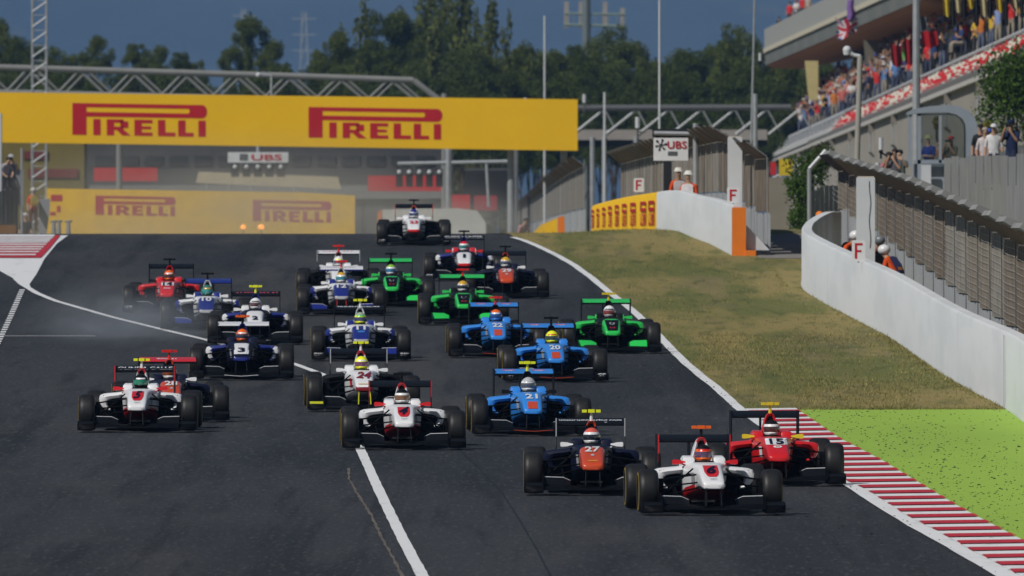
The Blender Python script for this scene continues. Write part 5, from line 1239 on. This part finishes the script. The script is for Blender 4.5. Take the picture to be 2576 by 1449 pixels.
for i, x in enumerate((2372, 2400, 2432, 2466, 2506, 2546)):
    drape('cream and yellow pennant number %s from the wide red flag' % ('one','two','three','four','five','six')[i], x, x+20, -5, 44-(i % 3)*10, 63, (.50,.44,.27) if i % 2 else (.52,.40,.04))
    drape('dark banner right of cream pennant %s' % ('one','two','three','four','five','six')[i], x+18, x+30, -10, 70-(i % 2)*20, 64, (.03,.03,.035))
# union flag blown out from the upper deck
uf = thing('union_flag', 'red, white and blue flag hanging twisted from the upper deck', 'flag', P(2135, 90, 44))
def fp(u, v):
    x = 2098 + 52*u + 9*math.sin(v*3); y = 92 - 48*v + 8*math.sin(u*5) + 14*(1-u)*v*0; return inv(uf, P(x, y, 44)) + Vector((0, -1.2 + .22*math.sin(u*8+v*2), 0))
cells = {0: [], 1: [], 2: []}; N = 22; b = MB()
vs = [fp(i/N, j/N) for j in range(N+1) for i in range(N+1)]; k = len(b.v); b.v += [tuple(v) for v in vs]
for j in range(N):
    for i in range(N):
        u, v = (i+.5)/N-.5, (j+.5)/N-.5; d1, d2 = abs(u-v), abs(u+v)
        c = 2
        if min(d1, d2) < .14: c = 1
        if min(d1, d2) < .055: c = 0
        if abs(u) < .17 or abs(v) < .17: c = 1
        if abs(u) < .095 or abs(v) < .095: c = 0
        b.f.append((j*(N+1)+i, j*(N+1)+i+1, (j+1)*(N+1)+i+1, (j+1)*(N+1)+i)); b.m.append(c)
b.build('cloth', [cloth((.45,.02,.04)), cloth((.62,.62,.66)), cloth((.03,.05,.28))], uf, smooth=60)
b = MB(); b.loft([[inv(uf, P(x+dx, y, 44))+Vector((0,-1.2+dy,0)) for dx, dy in ((-w,0),(0,-.2),(w,0),(0,.2))] for x, y, w in ((2140,0,8),(2138,20,9),(2142,36,12),(2138,50,8))]); b.build('gathered_cloth', cloth((.18,.10,.30)), uf)

# spectators --------------------------------------------------------------------
SH = [((.55,.03,.03),'red'),((.62,.62,.62),'white'),((.03,.05,.14),'navy'),((.012,.012,.014),'black'),((.22,.28,.50),'pale blue'),((.40,.34,.28),'beige'),((.60,.40,.03),'yellow'),((.18,.18,.19),'grey'),((.45,.13,.11),'pink'),((.50,.16,.03),'orange'),((.10,.20,.42),'blue'),((.62,.62,.62),'white'),((.03,.05,.14),'navy'),((.012,.012,.014),'black'),((.18,.18,.19),'grey'),((.62,.62,.62),'white'),((.40,.34,.28),'beige'),((.22,.28,.50),'pale blue'),((.012,.012,.014),'black'),((.55,.03,.03),'red')]
HD = [('hair',(.02,.015,.012),'dark hair'),('cap',(.5,.03,.03),'a red cap'),('cap',(.6,.6,.6),'a white cap'),('cap',(.02,.02,.025),'a black cap'),('hair',(.22,.14,.07),'fair hair'),('hat',(.5,.45,.33),'a straw hat'),('cap',(.04,.08,.3),'a blue cap')]
PZ = {'stand':'standing','camera':'with camera','folded':'arms folded','cheer':'arms raised','wave':'waving','raised':'shading eyes','sit':'seated','sitcam':'seated with camera'}
ORD = ['lowest row','second row','third row','fourth row','fifth row','top row']
SECT = ['far left end','left of camera pole','by camera pole','right of camera pole','by light pole','right of light pole','near picture edge']
USED = set()
def spectator(pos, where, pose=None, shirt=None, head=None, rot=None, sc=1.0, group='spectators in the covered stand', label=None):
    pose = pose or R.choice(['stand','stand','camera','folded','raised','camera','wave','cheer']); sh = shirt or R.choice(SH); hd = head or R.choice(HD)
    lg = R.choice([(.04,.05,.09),(.02,.02,.025),(.28,.25,.20),(.10,.12,.18)])
    lb = label or 'spectator, %s shirt, %s, %s, %s' % (sh[1], hd[2].replace('a ', ''), PZ[pose], where)
    if not label and lb in USED: return spectator(pos, where, None, None, None, rot, sc, group)
    USED.add(lb)
    return person(lb, pos, pose, sh[0], lg, hd[0], hd[1], rot if rot is not None else R.uniform(-1.0, .3)+math.pi*0 , group, sc*R.uniform(.98,1.12), cam='cam' in pose)
for k in range(6):
    n = 50
    for i in range(n):
        t = (i+R.uniform(-.7,1.7))/n
        if k >= 3 and t < .08*(k-2): continue
        if t < 0 or t > 1 or R.random() < (.04 if k < 4 else .2): continue
        sec = min(6, int(t*7)); spectator(row_pt(t, k), '%s, %s' % (ORD[k], SECT[sec]), pose=None if (k or R.random() < .8) else 'sit', rot=R.uniform(-1.3,-.1))
spectator(row_pt(.62, .2, .35), '', 'stand', ((.05,.42,.10),'green'), HD[0], -.6, 1.1, label='spectator in bright green shirt standing just right of the thick light pole')
spectator(row_pt(.68, .6, .7), '', 'folded', SH[1], HD[0], -.6, 1.15, label='tall spectator in white shirt above the green shirted one')
spectator(row_pt(.44, .3, .2), '', 'camera', SH[8], HD[2], -.6, 1.12, label='spectator in pink red shirt with camera left of the light pole')
for i, (x, y, col, hd, pose) in enumerate(((1946,46,SH[3],HD[0],'lean'),(1968,8,SH[0],HD[0],'stand'),(1985,2,SH[1],HD[1],'folded'),(2000,-8,SH[0],HD[3],'stand'),(2014,-10,SH[5],HD[0],'stand'))):
    X = P(x, y, 37+i*.5); me, hp = POSES[pose]
    person(['spectator in black leaning over the upper deck parapet at its left end','spectator in red, second on the upper deck','spectator in white with red cap on the upper deck','spectator in red with black cap on the upper deck','spectator in beige, last visible on the upper deck'][i], X+Vector((.5,0,-hp.z)), pose, col[0], (.03,.03,.04), hd[0], hd[1], -.4, 'spectators on the upper deck')
mats_ = [cloth(c) for c in SKINS[:2]] + [cloth(c[0]) for c in SH] + [cloth((.04,.045,.07)), cloth((.03,.03,.03)), cloth((.03,.02,.015))]; nS = len(SH); b = MB()
for q_ in range(210):
    me, hp = POSES[R.choice(['stand','camera','folded','raised','wave','stand'])]; k = R.choice([1,2,3,4,5,6,6,7]); t = R.random(); k = min(k, 5) if t > .75 else k
    p = row_pt(t, k) + Vector((R.uniform(-.2,.2), 0, 0)); M_ = Matrix.Translation(p) @ Matrix.Rotation(R.uniform(-1.2,.1), 4, 'Z') @ Matrix.Scale(R.uniform(.95,1.1), 4)
    off = len(b.v); b.v += [tuple(M_ @ v.co) for v in me.vertices]; mp = (R.randrange(2), 2+R.randrange(nS), 2+nS, 3+nS)
    for f in me.polygons: b.f.append(tuple(i+off for i in f.vertices)); b.m.append(mp[f.material_index])
    o2 = len(b.v); b.v += [tuple(M_ @ (v.co+hp)) for v in HAIR.vertices]; hc = R.choice([4+nS, 4+nS, 2+R.randrange(nS)])
    for f in HAIR.polygons: b.f.append(tuple(i+o2 for i in f.vertices)); b.m.append(hc)
cr = b.mesh('crowd', 0); cr.shade_smooth(); tag(put('crowd', cr, mats_), kind='stuff')
# people by the booth and the parapet
for x, y, s_, pose, col, hd, lab in ((2545,312,96,'camera',(.012,.02,.06),('cap',(.01,.02,.06)),'photographer in navy shirt and cap at the right edge'),(2500,322,92,'stand',(.62,.62,.62),('cap',(.6,.6,.62)),'spectator in white shirt and patterned white cap by the parapet'),
     (2478,330,90,'stand',(.55,.50,.50),('hair',(.35,.30,.25)),'grey haired spectator in pale shirt right of the booth'),(2489,334,88,'folded',(.5,.25,.02),('cap',(.05,.1,.4)),'spectator in orange bib with blue cap behind the white shirt'),(2466,322,86,'stand',(.02,.02,.02),('cap',(.02,.02,.02)),'spectator in black cap just right of the booth'),
     (2236,392,90,'camera',(.5,.08,.22),('hair',(.03,.02,.02)),'person in pink top photographing left of the glass booth'),(2252,384,92,'camera',(.08,.08,.09),('hair',(.03,.02,.02)),'dark haired person with silver camera left of the glass booth'),(2264,386,89,'raised',(.10,.12,.10),('hair',(.02,.02,.02)),'person in green grey jacket just left of the booth'),
     (2336,352,83,'folded',(.02,.05,.30),('hat',(.35,.36,.18)),'person in blue jacket and green hat inside the glass booth'),(2362,360,82,'stand',(.30,.15,.10),('hair',(.05,.03,.02)),'person in brown inside the booth'),(2394,352,83,'camera',(.10,.10,.085),('cap',(.45,.03,.03)),'person in olive jacket and red cap filming in the booth')):
    q = P(x, y, s_); me, hp = POSES[pose]; person(lab, q-Vector((0,0,hp.z)), pose, col, (.03,.04,.08), hd[0], hd[1], R.uniform(-.8,.2), 'people near the glass booth', cam=(pose == 'camera'))

# ------------------------------------------------------------------ glass booth with curved roof
gb = thing('glass_booth', 'grey blue glass booth with a rounded roof edge in front of the stand', 'booth', P(2360, 420, 86))
C_bth = mat('booth_grey_paint', (.27,.31,.36), rough=.45, spec=.4, var=.05)
def bp(x, y, d=0): return inv(gb, P(x, y, 86)) + Vector((0, d, 0))
outl = [(2284,283),(2300,274),(2340,267),(2385,264),(2415,268),(2438,280),(2454,300),(2461,330),(2463,405)]
inl = [(2284,289),(2300,286),(2340,283),(2385,283),(2405,288),(2420,298),(2428,312),(2430,330),(2430,405)]
b = MB(); b.loft([[bp(*o_), bp(o_[0], o_[1], 2.6), bp(i_[0], i_[1], 2.6), bp(*i_)] for o_, i_ in zip(outl, inl)]); b.build('roof_shell', C_bth, gb, smooth=50)
for x0, x1, y0, y1, nm in ((2308,2317,285,560,'mullion'),(2362,2369,289,410,'mullion'),(2284,2293,287,420,'mullion'),(2308,2430,285,290,'lintel'),(2300,2430,402,412,'sill')):
    b = MB(); p, q = bp(x0,y1,.05), bp(x1,y0,.05); b.box(p.x,q.x,p.y,p.y+.12,p.z,q.z); b.build(nm, C_bth, gb)
M_glass = bpy.data.materials.new('booth_glass'); M_glass.use_nodes = True; _n = M_glass.node_tree.nodes; _l = M_glass.node_tree.links
_g = _n.new('ShaderNodeBsdfGlossy'); _g.inputs['Roughness'].default_value = .05; _t = _n.new('ShaderNodeBsdfTransparent'); _t.inputs[0].default_value = (.62,.66,.66,1)
_m = _n.new('ShaderNodeMixShader'); _m.inputs[0].default_value = .06; _l.new(_t.outputs[0], _m.inputs[1]); _l.new(_g.outputs[0], _m.inputs[2]); _l.new(_m.outputs[0], _n['Material Output'].inputs[0])
for x0, x1 in ((2317,2362),(2369,2429)):
    b = MB(); p, q = bp(x0,402,.10), bp(x1,290,.10); b.box(p.x,q.x,p.y,p.y+.012,p.z,q.z); b.build('pane', M_glass, gb, smooth=0)
b = MB(); p, q = bp(2300,560,.3), bp(2430,412,.3); b.box(p.x,q.x,p.y,p.y+2,p.z,q.z); b.build('base', C_bth, gb)
b = MB(); p, q = bp(2317,470,-.02), bp(2342,414,-.02); b.box(p.x,q.x,p.y,p.y+.05,p.z,q.z); b.build('white_panel', C_lite, gb)
for nm, lab, pts in (('staircase','white railed staircase rising from the gap to the stand',((1938,452),(2060,372))),):
    st = thing(nm, lab, 'staircase', P(1990, 560, 62))
    for k in range(7):
        t = k/6; x, y = 1940+(2076-1940)*t, 448-(448-385)*t; b = MB(); rod(b, st, P(x,y+100,62), P(x,y,62), .035, n=5); b.build('rail_post', C_lite, st)
    for dy in (0, 26, 52):
        b = MB(); rod(b, st, P(1934,452+dy,62), P(2080,383+dy,62), .035, n=6); b.build('handrail', C_lite, st)
    for k in range(10):
        t = k/9; x, y = 1936+(2076-1936)*t, 540-(540-440)*t; b = MB(); p = inv(st, P(x,y,62)); b.box(p.x-.14,p.x+.14,p.y,p.y+1.2,p.z-.12,p.z); b.build('step', C_conc, st)
slab('sign_board', 'yellow panels on the staircase beside the ivy', 'sign', 1960, 400, 1994, 442, 63.5, .1, plain((.58,.42,.02)))
slab('sign_board', 'small red panel on the staircase beside the yellow panels', 'sign', 1938, 408, 1952, 440, 63.5, .1, C_rsign)
slab('culvert_wall', 'shadowed concrete stub wall under the ivy', 'wall', 1930, 446, 1986, 600, 84, 1.0, plain((.24,.22,.18), .9))

# ------------------------------------------------------------------ trees and shrubs
def leaf_mat(nm, col):
    m = mat(nm, col, rough=.8, spec=.08, var=.30, scale=.35, island=.45); n = m.node_tree.nodes; L = m.node_tree.links; b = n['Principled BSDF']
    t = n.new('ShaderNodeBsdfTranslucent'); x = n.new('ShaderNodeMixShader'); x.inputs[0].default_value = .38
    L.new(b.inputs['Base Color'].links[0].from_socket, t.inputs[0]); L.new(b.outputs[0], x.inputs[1]); L.new(t.outputs[0], x.inputs[2]); L.new(x.outputs[0], n['Material Output'].inputs[0]); return m
L_dk = leaf_mat('leaf_dark', (.080,.108,.024)); L_md = leaf_mat('leaf_mid', (.118,.148,.032)); L_pp = leaf_mat('leaf_poplar', (.135,.160,.045)); L_iv = leaf_mat('leaf_ivy', (.085,.150,.026)); L_yl = leaf_mat('leaf_yellow', (.22,.20,.02))
M_bark = mat('bark', (.07,.055,.04), rough=.95, spec=.1, var=.3, scale=4)
def leaves(b, blobs, n, size, rr=R):
    tot = sum(r[0]*r[1]*r[2] for _, r in blobs)
    for c, r in blobs:
        for _ in range(int(n*r[0]*r[1]*r[2]/tot)):
            d = Vector((rr.gauss(0,1), rr.gauss(0,1), rr.gauss(0,1))).normalized(); k = rr.uniform(.25, 1.32)**.75
            p = Vector((c[0]+d.x*r[0]*k, c[1]+d.y*r[1]*k, c[2]+d.z*r[2]*k)); s_ = size*rr.uniform(.5, 1.35)
            u = Vector((rr.gauss(0,1), rr.gauss(0,1), rr.gauss(0,.7))).normalized(); v = u.orthogonal().normalized(); v.rotate(Matrix.Rotation(rr.uniform(0,6.28), 3, u)); w = u.cross(v)
            b.add([p-v*s_, p-w*s_*.5, p+v*s_, p+w*s_*.55+u*s_*.2], [(0,1,2,3)])
def crown_mesh(kind, seed):
    rr = random.Random(seed); blobs = []
    if kind == 'round':      # unit height 1, half width about .45
        for _ in range(30):
            a = rr.uniform(0, 6.28); z = rr.uniform(.12, .93); w = .40*math.sin(math.pi*min(1, .16+z*.80))**.75; q = rr.uniform(.25, 1)*w
            r_ = rr.uniform(.07, .135); blobs.append(((math.cos(a)*q, math.sin(a)*q, z-.02), (r_*rr.uniform(.8,1.3), r_*rr.uniform(.8,1.3), r_*rr.uniform(.7,1.5))))
        n, sz = 9500, .021
    else:                    # poplar: slim upright plumes
        for _ in range(16):
            z = rr.uniform(.06, .95); w = .085*(1-.75*z)+.02; a = rr.uniform(0, 6.28); q = rr.uniform(.2, 1)*w
            blobs.append(((math.cos(a)*q, math.sin(a)*q, z), (.035+.05*(1-z), .035+.05*(1-z), rr.uniform(.06,.13))))
        n, sz = 4200, .015
    b = MB(); leaves(b, blobs, n, sz, rr)
    me = b.mesh('crown', 0)
    t = MB(); t.tube((0,0,-.02),(0,0,.5 if kind == 'round' else .85), .028 if kind == 'round' else .014, .006, n=7)
    if kind == 'round':
        for _ in range(7):
            a = rr.uniform(0,6.28); z = rr.uniform(.15,.4); t.tube((0,0,z),(math.cos(a)*.25,math.sin(a)*.25,z+rr.uniform(.15,.35)), .011,.003, n=5)
    return me, t.mesh('trunk', 50)
VAR = {'b': [crown_mesh('round', i) for i in range(6)], 'p': [crown_mesh('poplar', 20+i) for i in range(4)]}
TREES = [(10,48,66,'b'),(62,92,58,'b'),(150,118,52,'b'),(255,90,40,'b'),(205,132,40,'b'),(345,108,36,'b'),(392,116,44,'b'),(450,130,36,'b'),(500,152,30,'b'),(630,46,62,'b'),(690,100,50,'b'),(585,120,44,'b'),
 (905,-30,36,'p'),(838,78,62,'b'),(955,30,64,'b'),(1012,30,60,'b'),(866,60,34,'p'),(1072,-60,50,'p'),(1118,-85,56,'p'),(1158,-60,46,'p'),(1196,5,30,'p'),(1236,-5,36,'p'),(1274,35,24,'p'),(1060,70,80,'b'),(930,110,80,'b'),(812,130,66,'b'),(1196,118,74,'b'),(1128,50,64,'b'),(1220,60,30,'p'),(1095,-20,40,'p'),
 (1330,118,74,'b'),(1402,130,64,'b'),(1448,112,52,'b'),(1540,66,74,'b'),(1604,104,60,'b'),(1702,126,56,'b'),(1752,148,54,'b'),(1850,62,70,'b'),(1800,108,54,'b'),(1932,126,66,'b'),(1998,150,66,'b'),(2070,168,60,'b'),(1650,160,60,'b'),(1480,160,60,'b')]
for k in range(33):
    x = -30+66*k
    TREES.append((x+R.uniform(-14,14), (172 if x < 760 else 168)+R.uniform(-8,34)+(20 if 500 < x < 570 else 0), R.uniform(58,80), 'b'))
for k in range(22):
    x = 800+60*k; TREES.append((x+R.uniform(-18,18), 140+R.uniform(-16,22), R.uniform(60,78), 'b'))
for k in range(26):
    x = 790+52*k; TREES.append((x, 255+R.uniform(-20,20), 66, 'b'))
TREES.sort(); cnt = {}
NTH = ['first','second','third','fourth','fifth','sixth','seventh','eighth','ninth','tenth','eleventh','twelfth','thirteenth','fourteenth','fifteenth','sixteenth','seventeenth','eighteenth','nineteenth','twentieth'] + ['%s past twentieth' % q for q in ('first','second','third','fourth','fifth','sixth','seventh','eighth','ninth','tenth','eleventh','twelfth','thirteenth','fourteenth','fifteenth','sixteenth','seventeenth','eighteenth','nineteenth')]
for i, (x, y, hw, kd) in enumerate(TREES):
    s_ = 32 + 3*R.random() + (2.5 if y > 160 else 0) + (2 if y > 230 else 0); q = P(x, 604, s_); H = (604-y)/s_; me, tk = VAR[kd][R.randrange(len(VAR[kd]))]
    pos = 'above the banner left half' if x < 545 else 'in the open gap left of the poplars' if x < 780 else 'in the tall central clump' if x < 1300 else 'over the right truss roof' if x < 1760 else 'behind the covered stand end'
    knd = 'slim tall poplar' if kd == 'p' else 'low dark tree' if y > 160 else 'broad leafy tree'
    cnt[knd+pos] = cnt.get(knd+pos, 0)+1
    r = thing('poplar_tree' if kd == 'p' else 'broadleaf_tree', '%s, %s from the left %s' % (knd, NTH[cnt[knd+pos]-1], pos), 'tree', q, (0,0,R.uniform(0,6.28)), '%ss %s' % (knd, pos))
    cm_ = L_pp if kd == 'p' else (L_dk if y > 160 or R.random() < .35 else L_md)
    w = hw/s_/(.44 if kd == 'b' else .12)
    if kd == 'b':
        ch = min(H*1.05, 2.5*hw/s_); c_ = put('crown', me, [cm_], r, loc=(0,0,H-ch)); c_.scale = (w, w, ch)
        t_ = put('trunk', tk, [M_bark], r); t_.scale = (w*.8, w*.8, (H-ch*.35)*1.6)
    else:
        r.scale = (w, w, H); put('crown', me, [cm_], r); put('trunk', tk, [M_bark], r)
def shrub(name, label, x0, y0, x1, y1, s, n, size, m, cat='shrub', nb=14):
    q = P((x0+x1)/2, y1, s); r = thing(name, label, cat, q); b = MB(); bl = []; w, h = (x1-x0)/s, (y1-y0)/s
    for _ in range(nb):
        rr_ = R.uniform(.14,.26)*min(w,h)*1.3; bl.append(((R.uniform(-.36,.36)*w, R.uniform(-.3,.5), R.uniform(.12,.88)*h), (rr_, rr_, rr_)))
    leaves(b, bl, n, size); b.build('foliage', m, r, smooth=0)
    t = MB()
    for _ in range(4): t.tube((R.uniform(-.1,.1)*w,.2,-.3), (R.uniform(-.3,.3)*w,.2,h*.75), .03,.01, n=5)
    t.build('stem', M_bark, r)
shrub('ivy_shrub', 'bright green ivy spilling over the wall between the two fences', 1975, 362, 2070, 590, 88, 5200, .050, L_iv, nb=24)
shrub('ivy_shrub', 'ivy clump behind the bent gate post', 2034, 366, 2104, 440, 88, 1500, .045, L_dk)
shrub('broadleaf_tree', 'leafy dark green tree at the right edge in front of the stand', 2462, 118, 2680, 330, 82, 6500, .075, L_iv, 'tree', 26)
shrub('conifer_shrub', 'yellow conifer left of the leafy tree by the booth', 2468, 282, 2512, 420, 84, 1500, .045, L_yl)
shrub('conifer_shrub', 'small yellow conifer tip behind the booth roof', 2346, 292, 2368, 330, 74, 500, .04, L_yl, nb=6)

# ------------------------------------------------------------------ air, dust and tyre smoke
def vol(name, dens, col, aniso=0.0):
    m = bpy.data.materials.new(name); m.use_nodes = True; n = m.node_tree.nodes; n.remove(n['Principled BSDF'])
    v = n.new('ShaderNodeVolumePrincipled'); v.inputs['Density'].default_value = dens; v.inputs['Color'].default_value = (*col, 1); v.inputs['Anisotropy'].default_value = aniso
    m.node_tree.links.new(v.outputs[0], n['Material Output'].inputs['Volume']); return m
b = MB(); b.box(-6200, 6200, -90, 14200, -4.0, 700); tag(b.build('haze', vol('haze_air', HAZE, (.28,.54,1.0)), smooth=0), kind='stuff')
def puff(name, label, c, r, dens, col):
    m = vol(name, dens, col); n = m.node_tree.nodes; L = m.node_tree.links; v = [q for q in n if q.type == 'PRINCIPLED_VOLUME'][0]
    tc = n.new('ShaderNodeTexCoord'); ln = n.new('ShaderNodeVectorMath'); ln.operation = 'LENGTH'; L.new(tc.outputs['Object'], ln.inputs[0])
    mr = n.new('ShaderNodeMapRange'); mr.interpolation_type = 'SMOOTHSTEP'; mr.inputs['From Min'].default_value = 1.0; mr.inputs['From Max'].default_value = .15; mr.inputs['To Min'].default_value = 0; mr.inputs['To Max'].default_value = 1
    L.new(ln.outputs['Value'], mr.inputs['Value'])
    nz = n.new('ShaderNodeTexNoise'); nz.inputs['Scale'].default_value = 2.2; nz.inputs['Detail'].default_value = 3; L.new(tc.outputs['Object'], nz.inputs['Vector'])
    m2 = n.new('ShaderNodeMapRange'); m2.inputs['From Min'].default_value = .32; m2.inputs['From Max'].default_value = .68; m2.inputs['To Min'].default_value = .25; m2.inputs['To Max'].default_value = 1.5; L.new(nz.outputs['Fac'], m2.inputs['Value'])
    mu = n.new('ShaderNodeMath'); mu.operation = 'MULTIPLY'; L.new(mr.outputs[0], mu.inputs[0]); L.new(m2.outputs[0], mu.inputs[1])
    m3 = n.new('ShaderNodeMath'); m3.operation = 'MULTIPLY'; m3.inputs[1].default_value = dens; L.new(mu.outputs[0], m3.inputs[0]); L.new(m3.outputs[0], v.inputs['Density'])
    b = MB(); b.ball((0,0,0), 1.0, 20, 12); o = b.build(name, m, loc=c, smooth=60); o.scale = r
    return tag(o, kind='stuff')
puff('dust', '', P(590, 560, 88), (9.6, 100, 3.0), .0085, (.88,.84,.70))
puff('dust', '', P(1160, 570, 78), (3.6, 45, 1.5), .010, (.86,.85,.80))
puff('tyre_smoke', '', P(318, 812, 128), (2.5, 14, 1.0), .036, (.72,.80,.90))
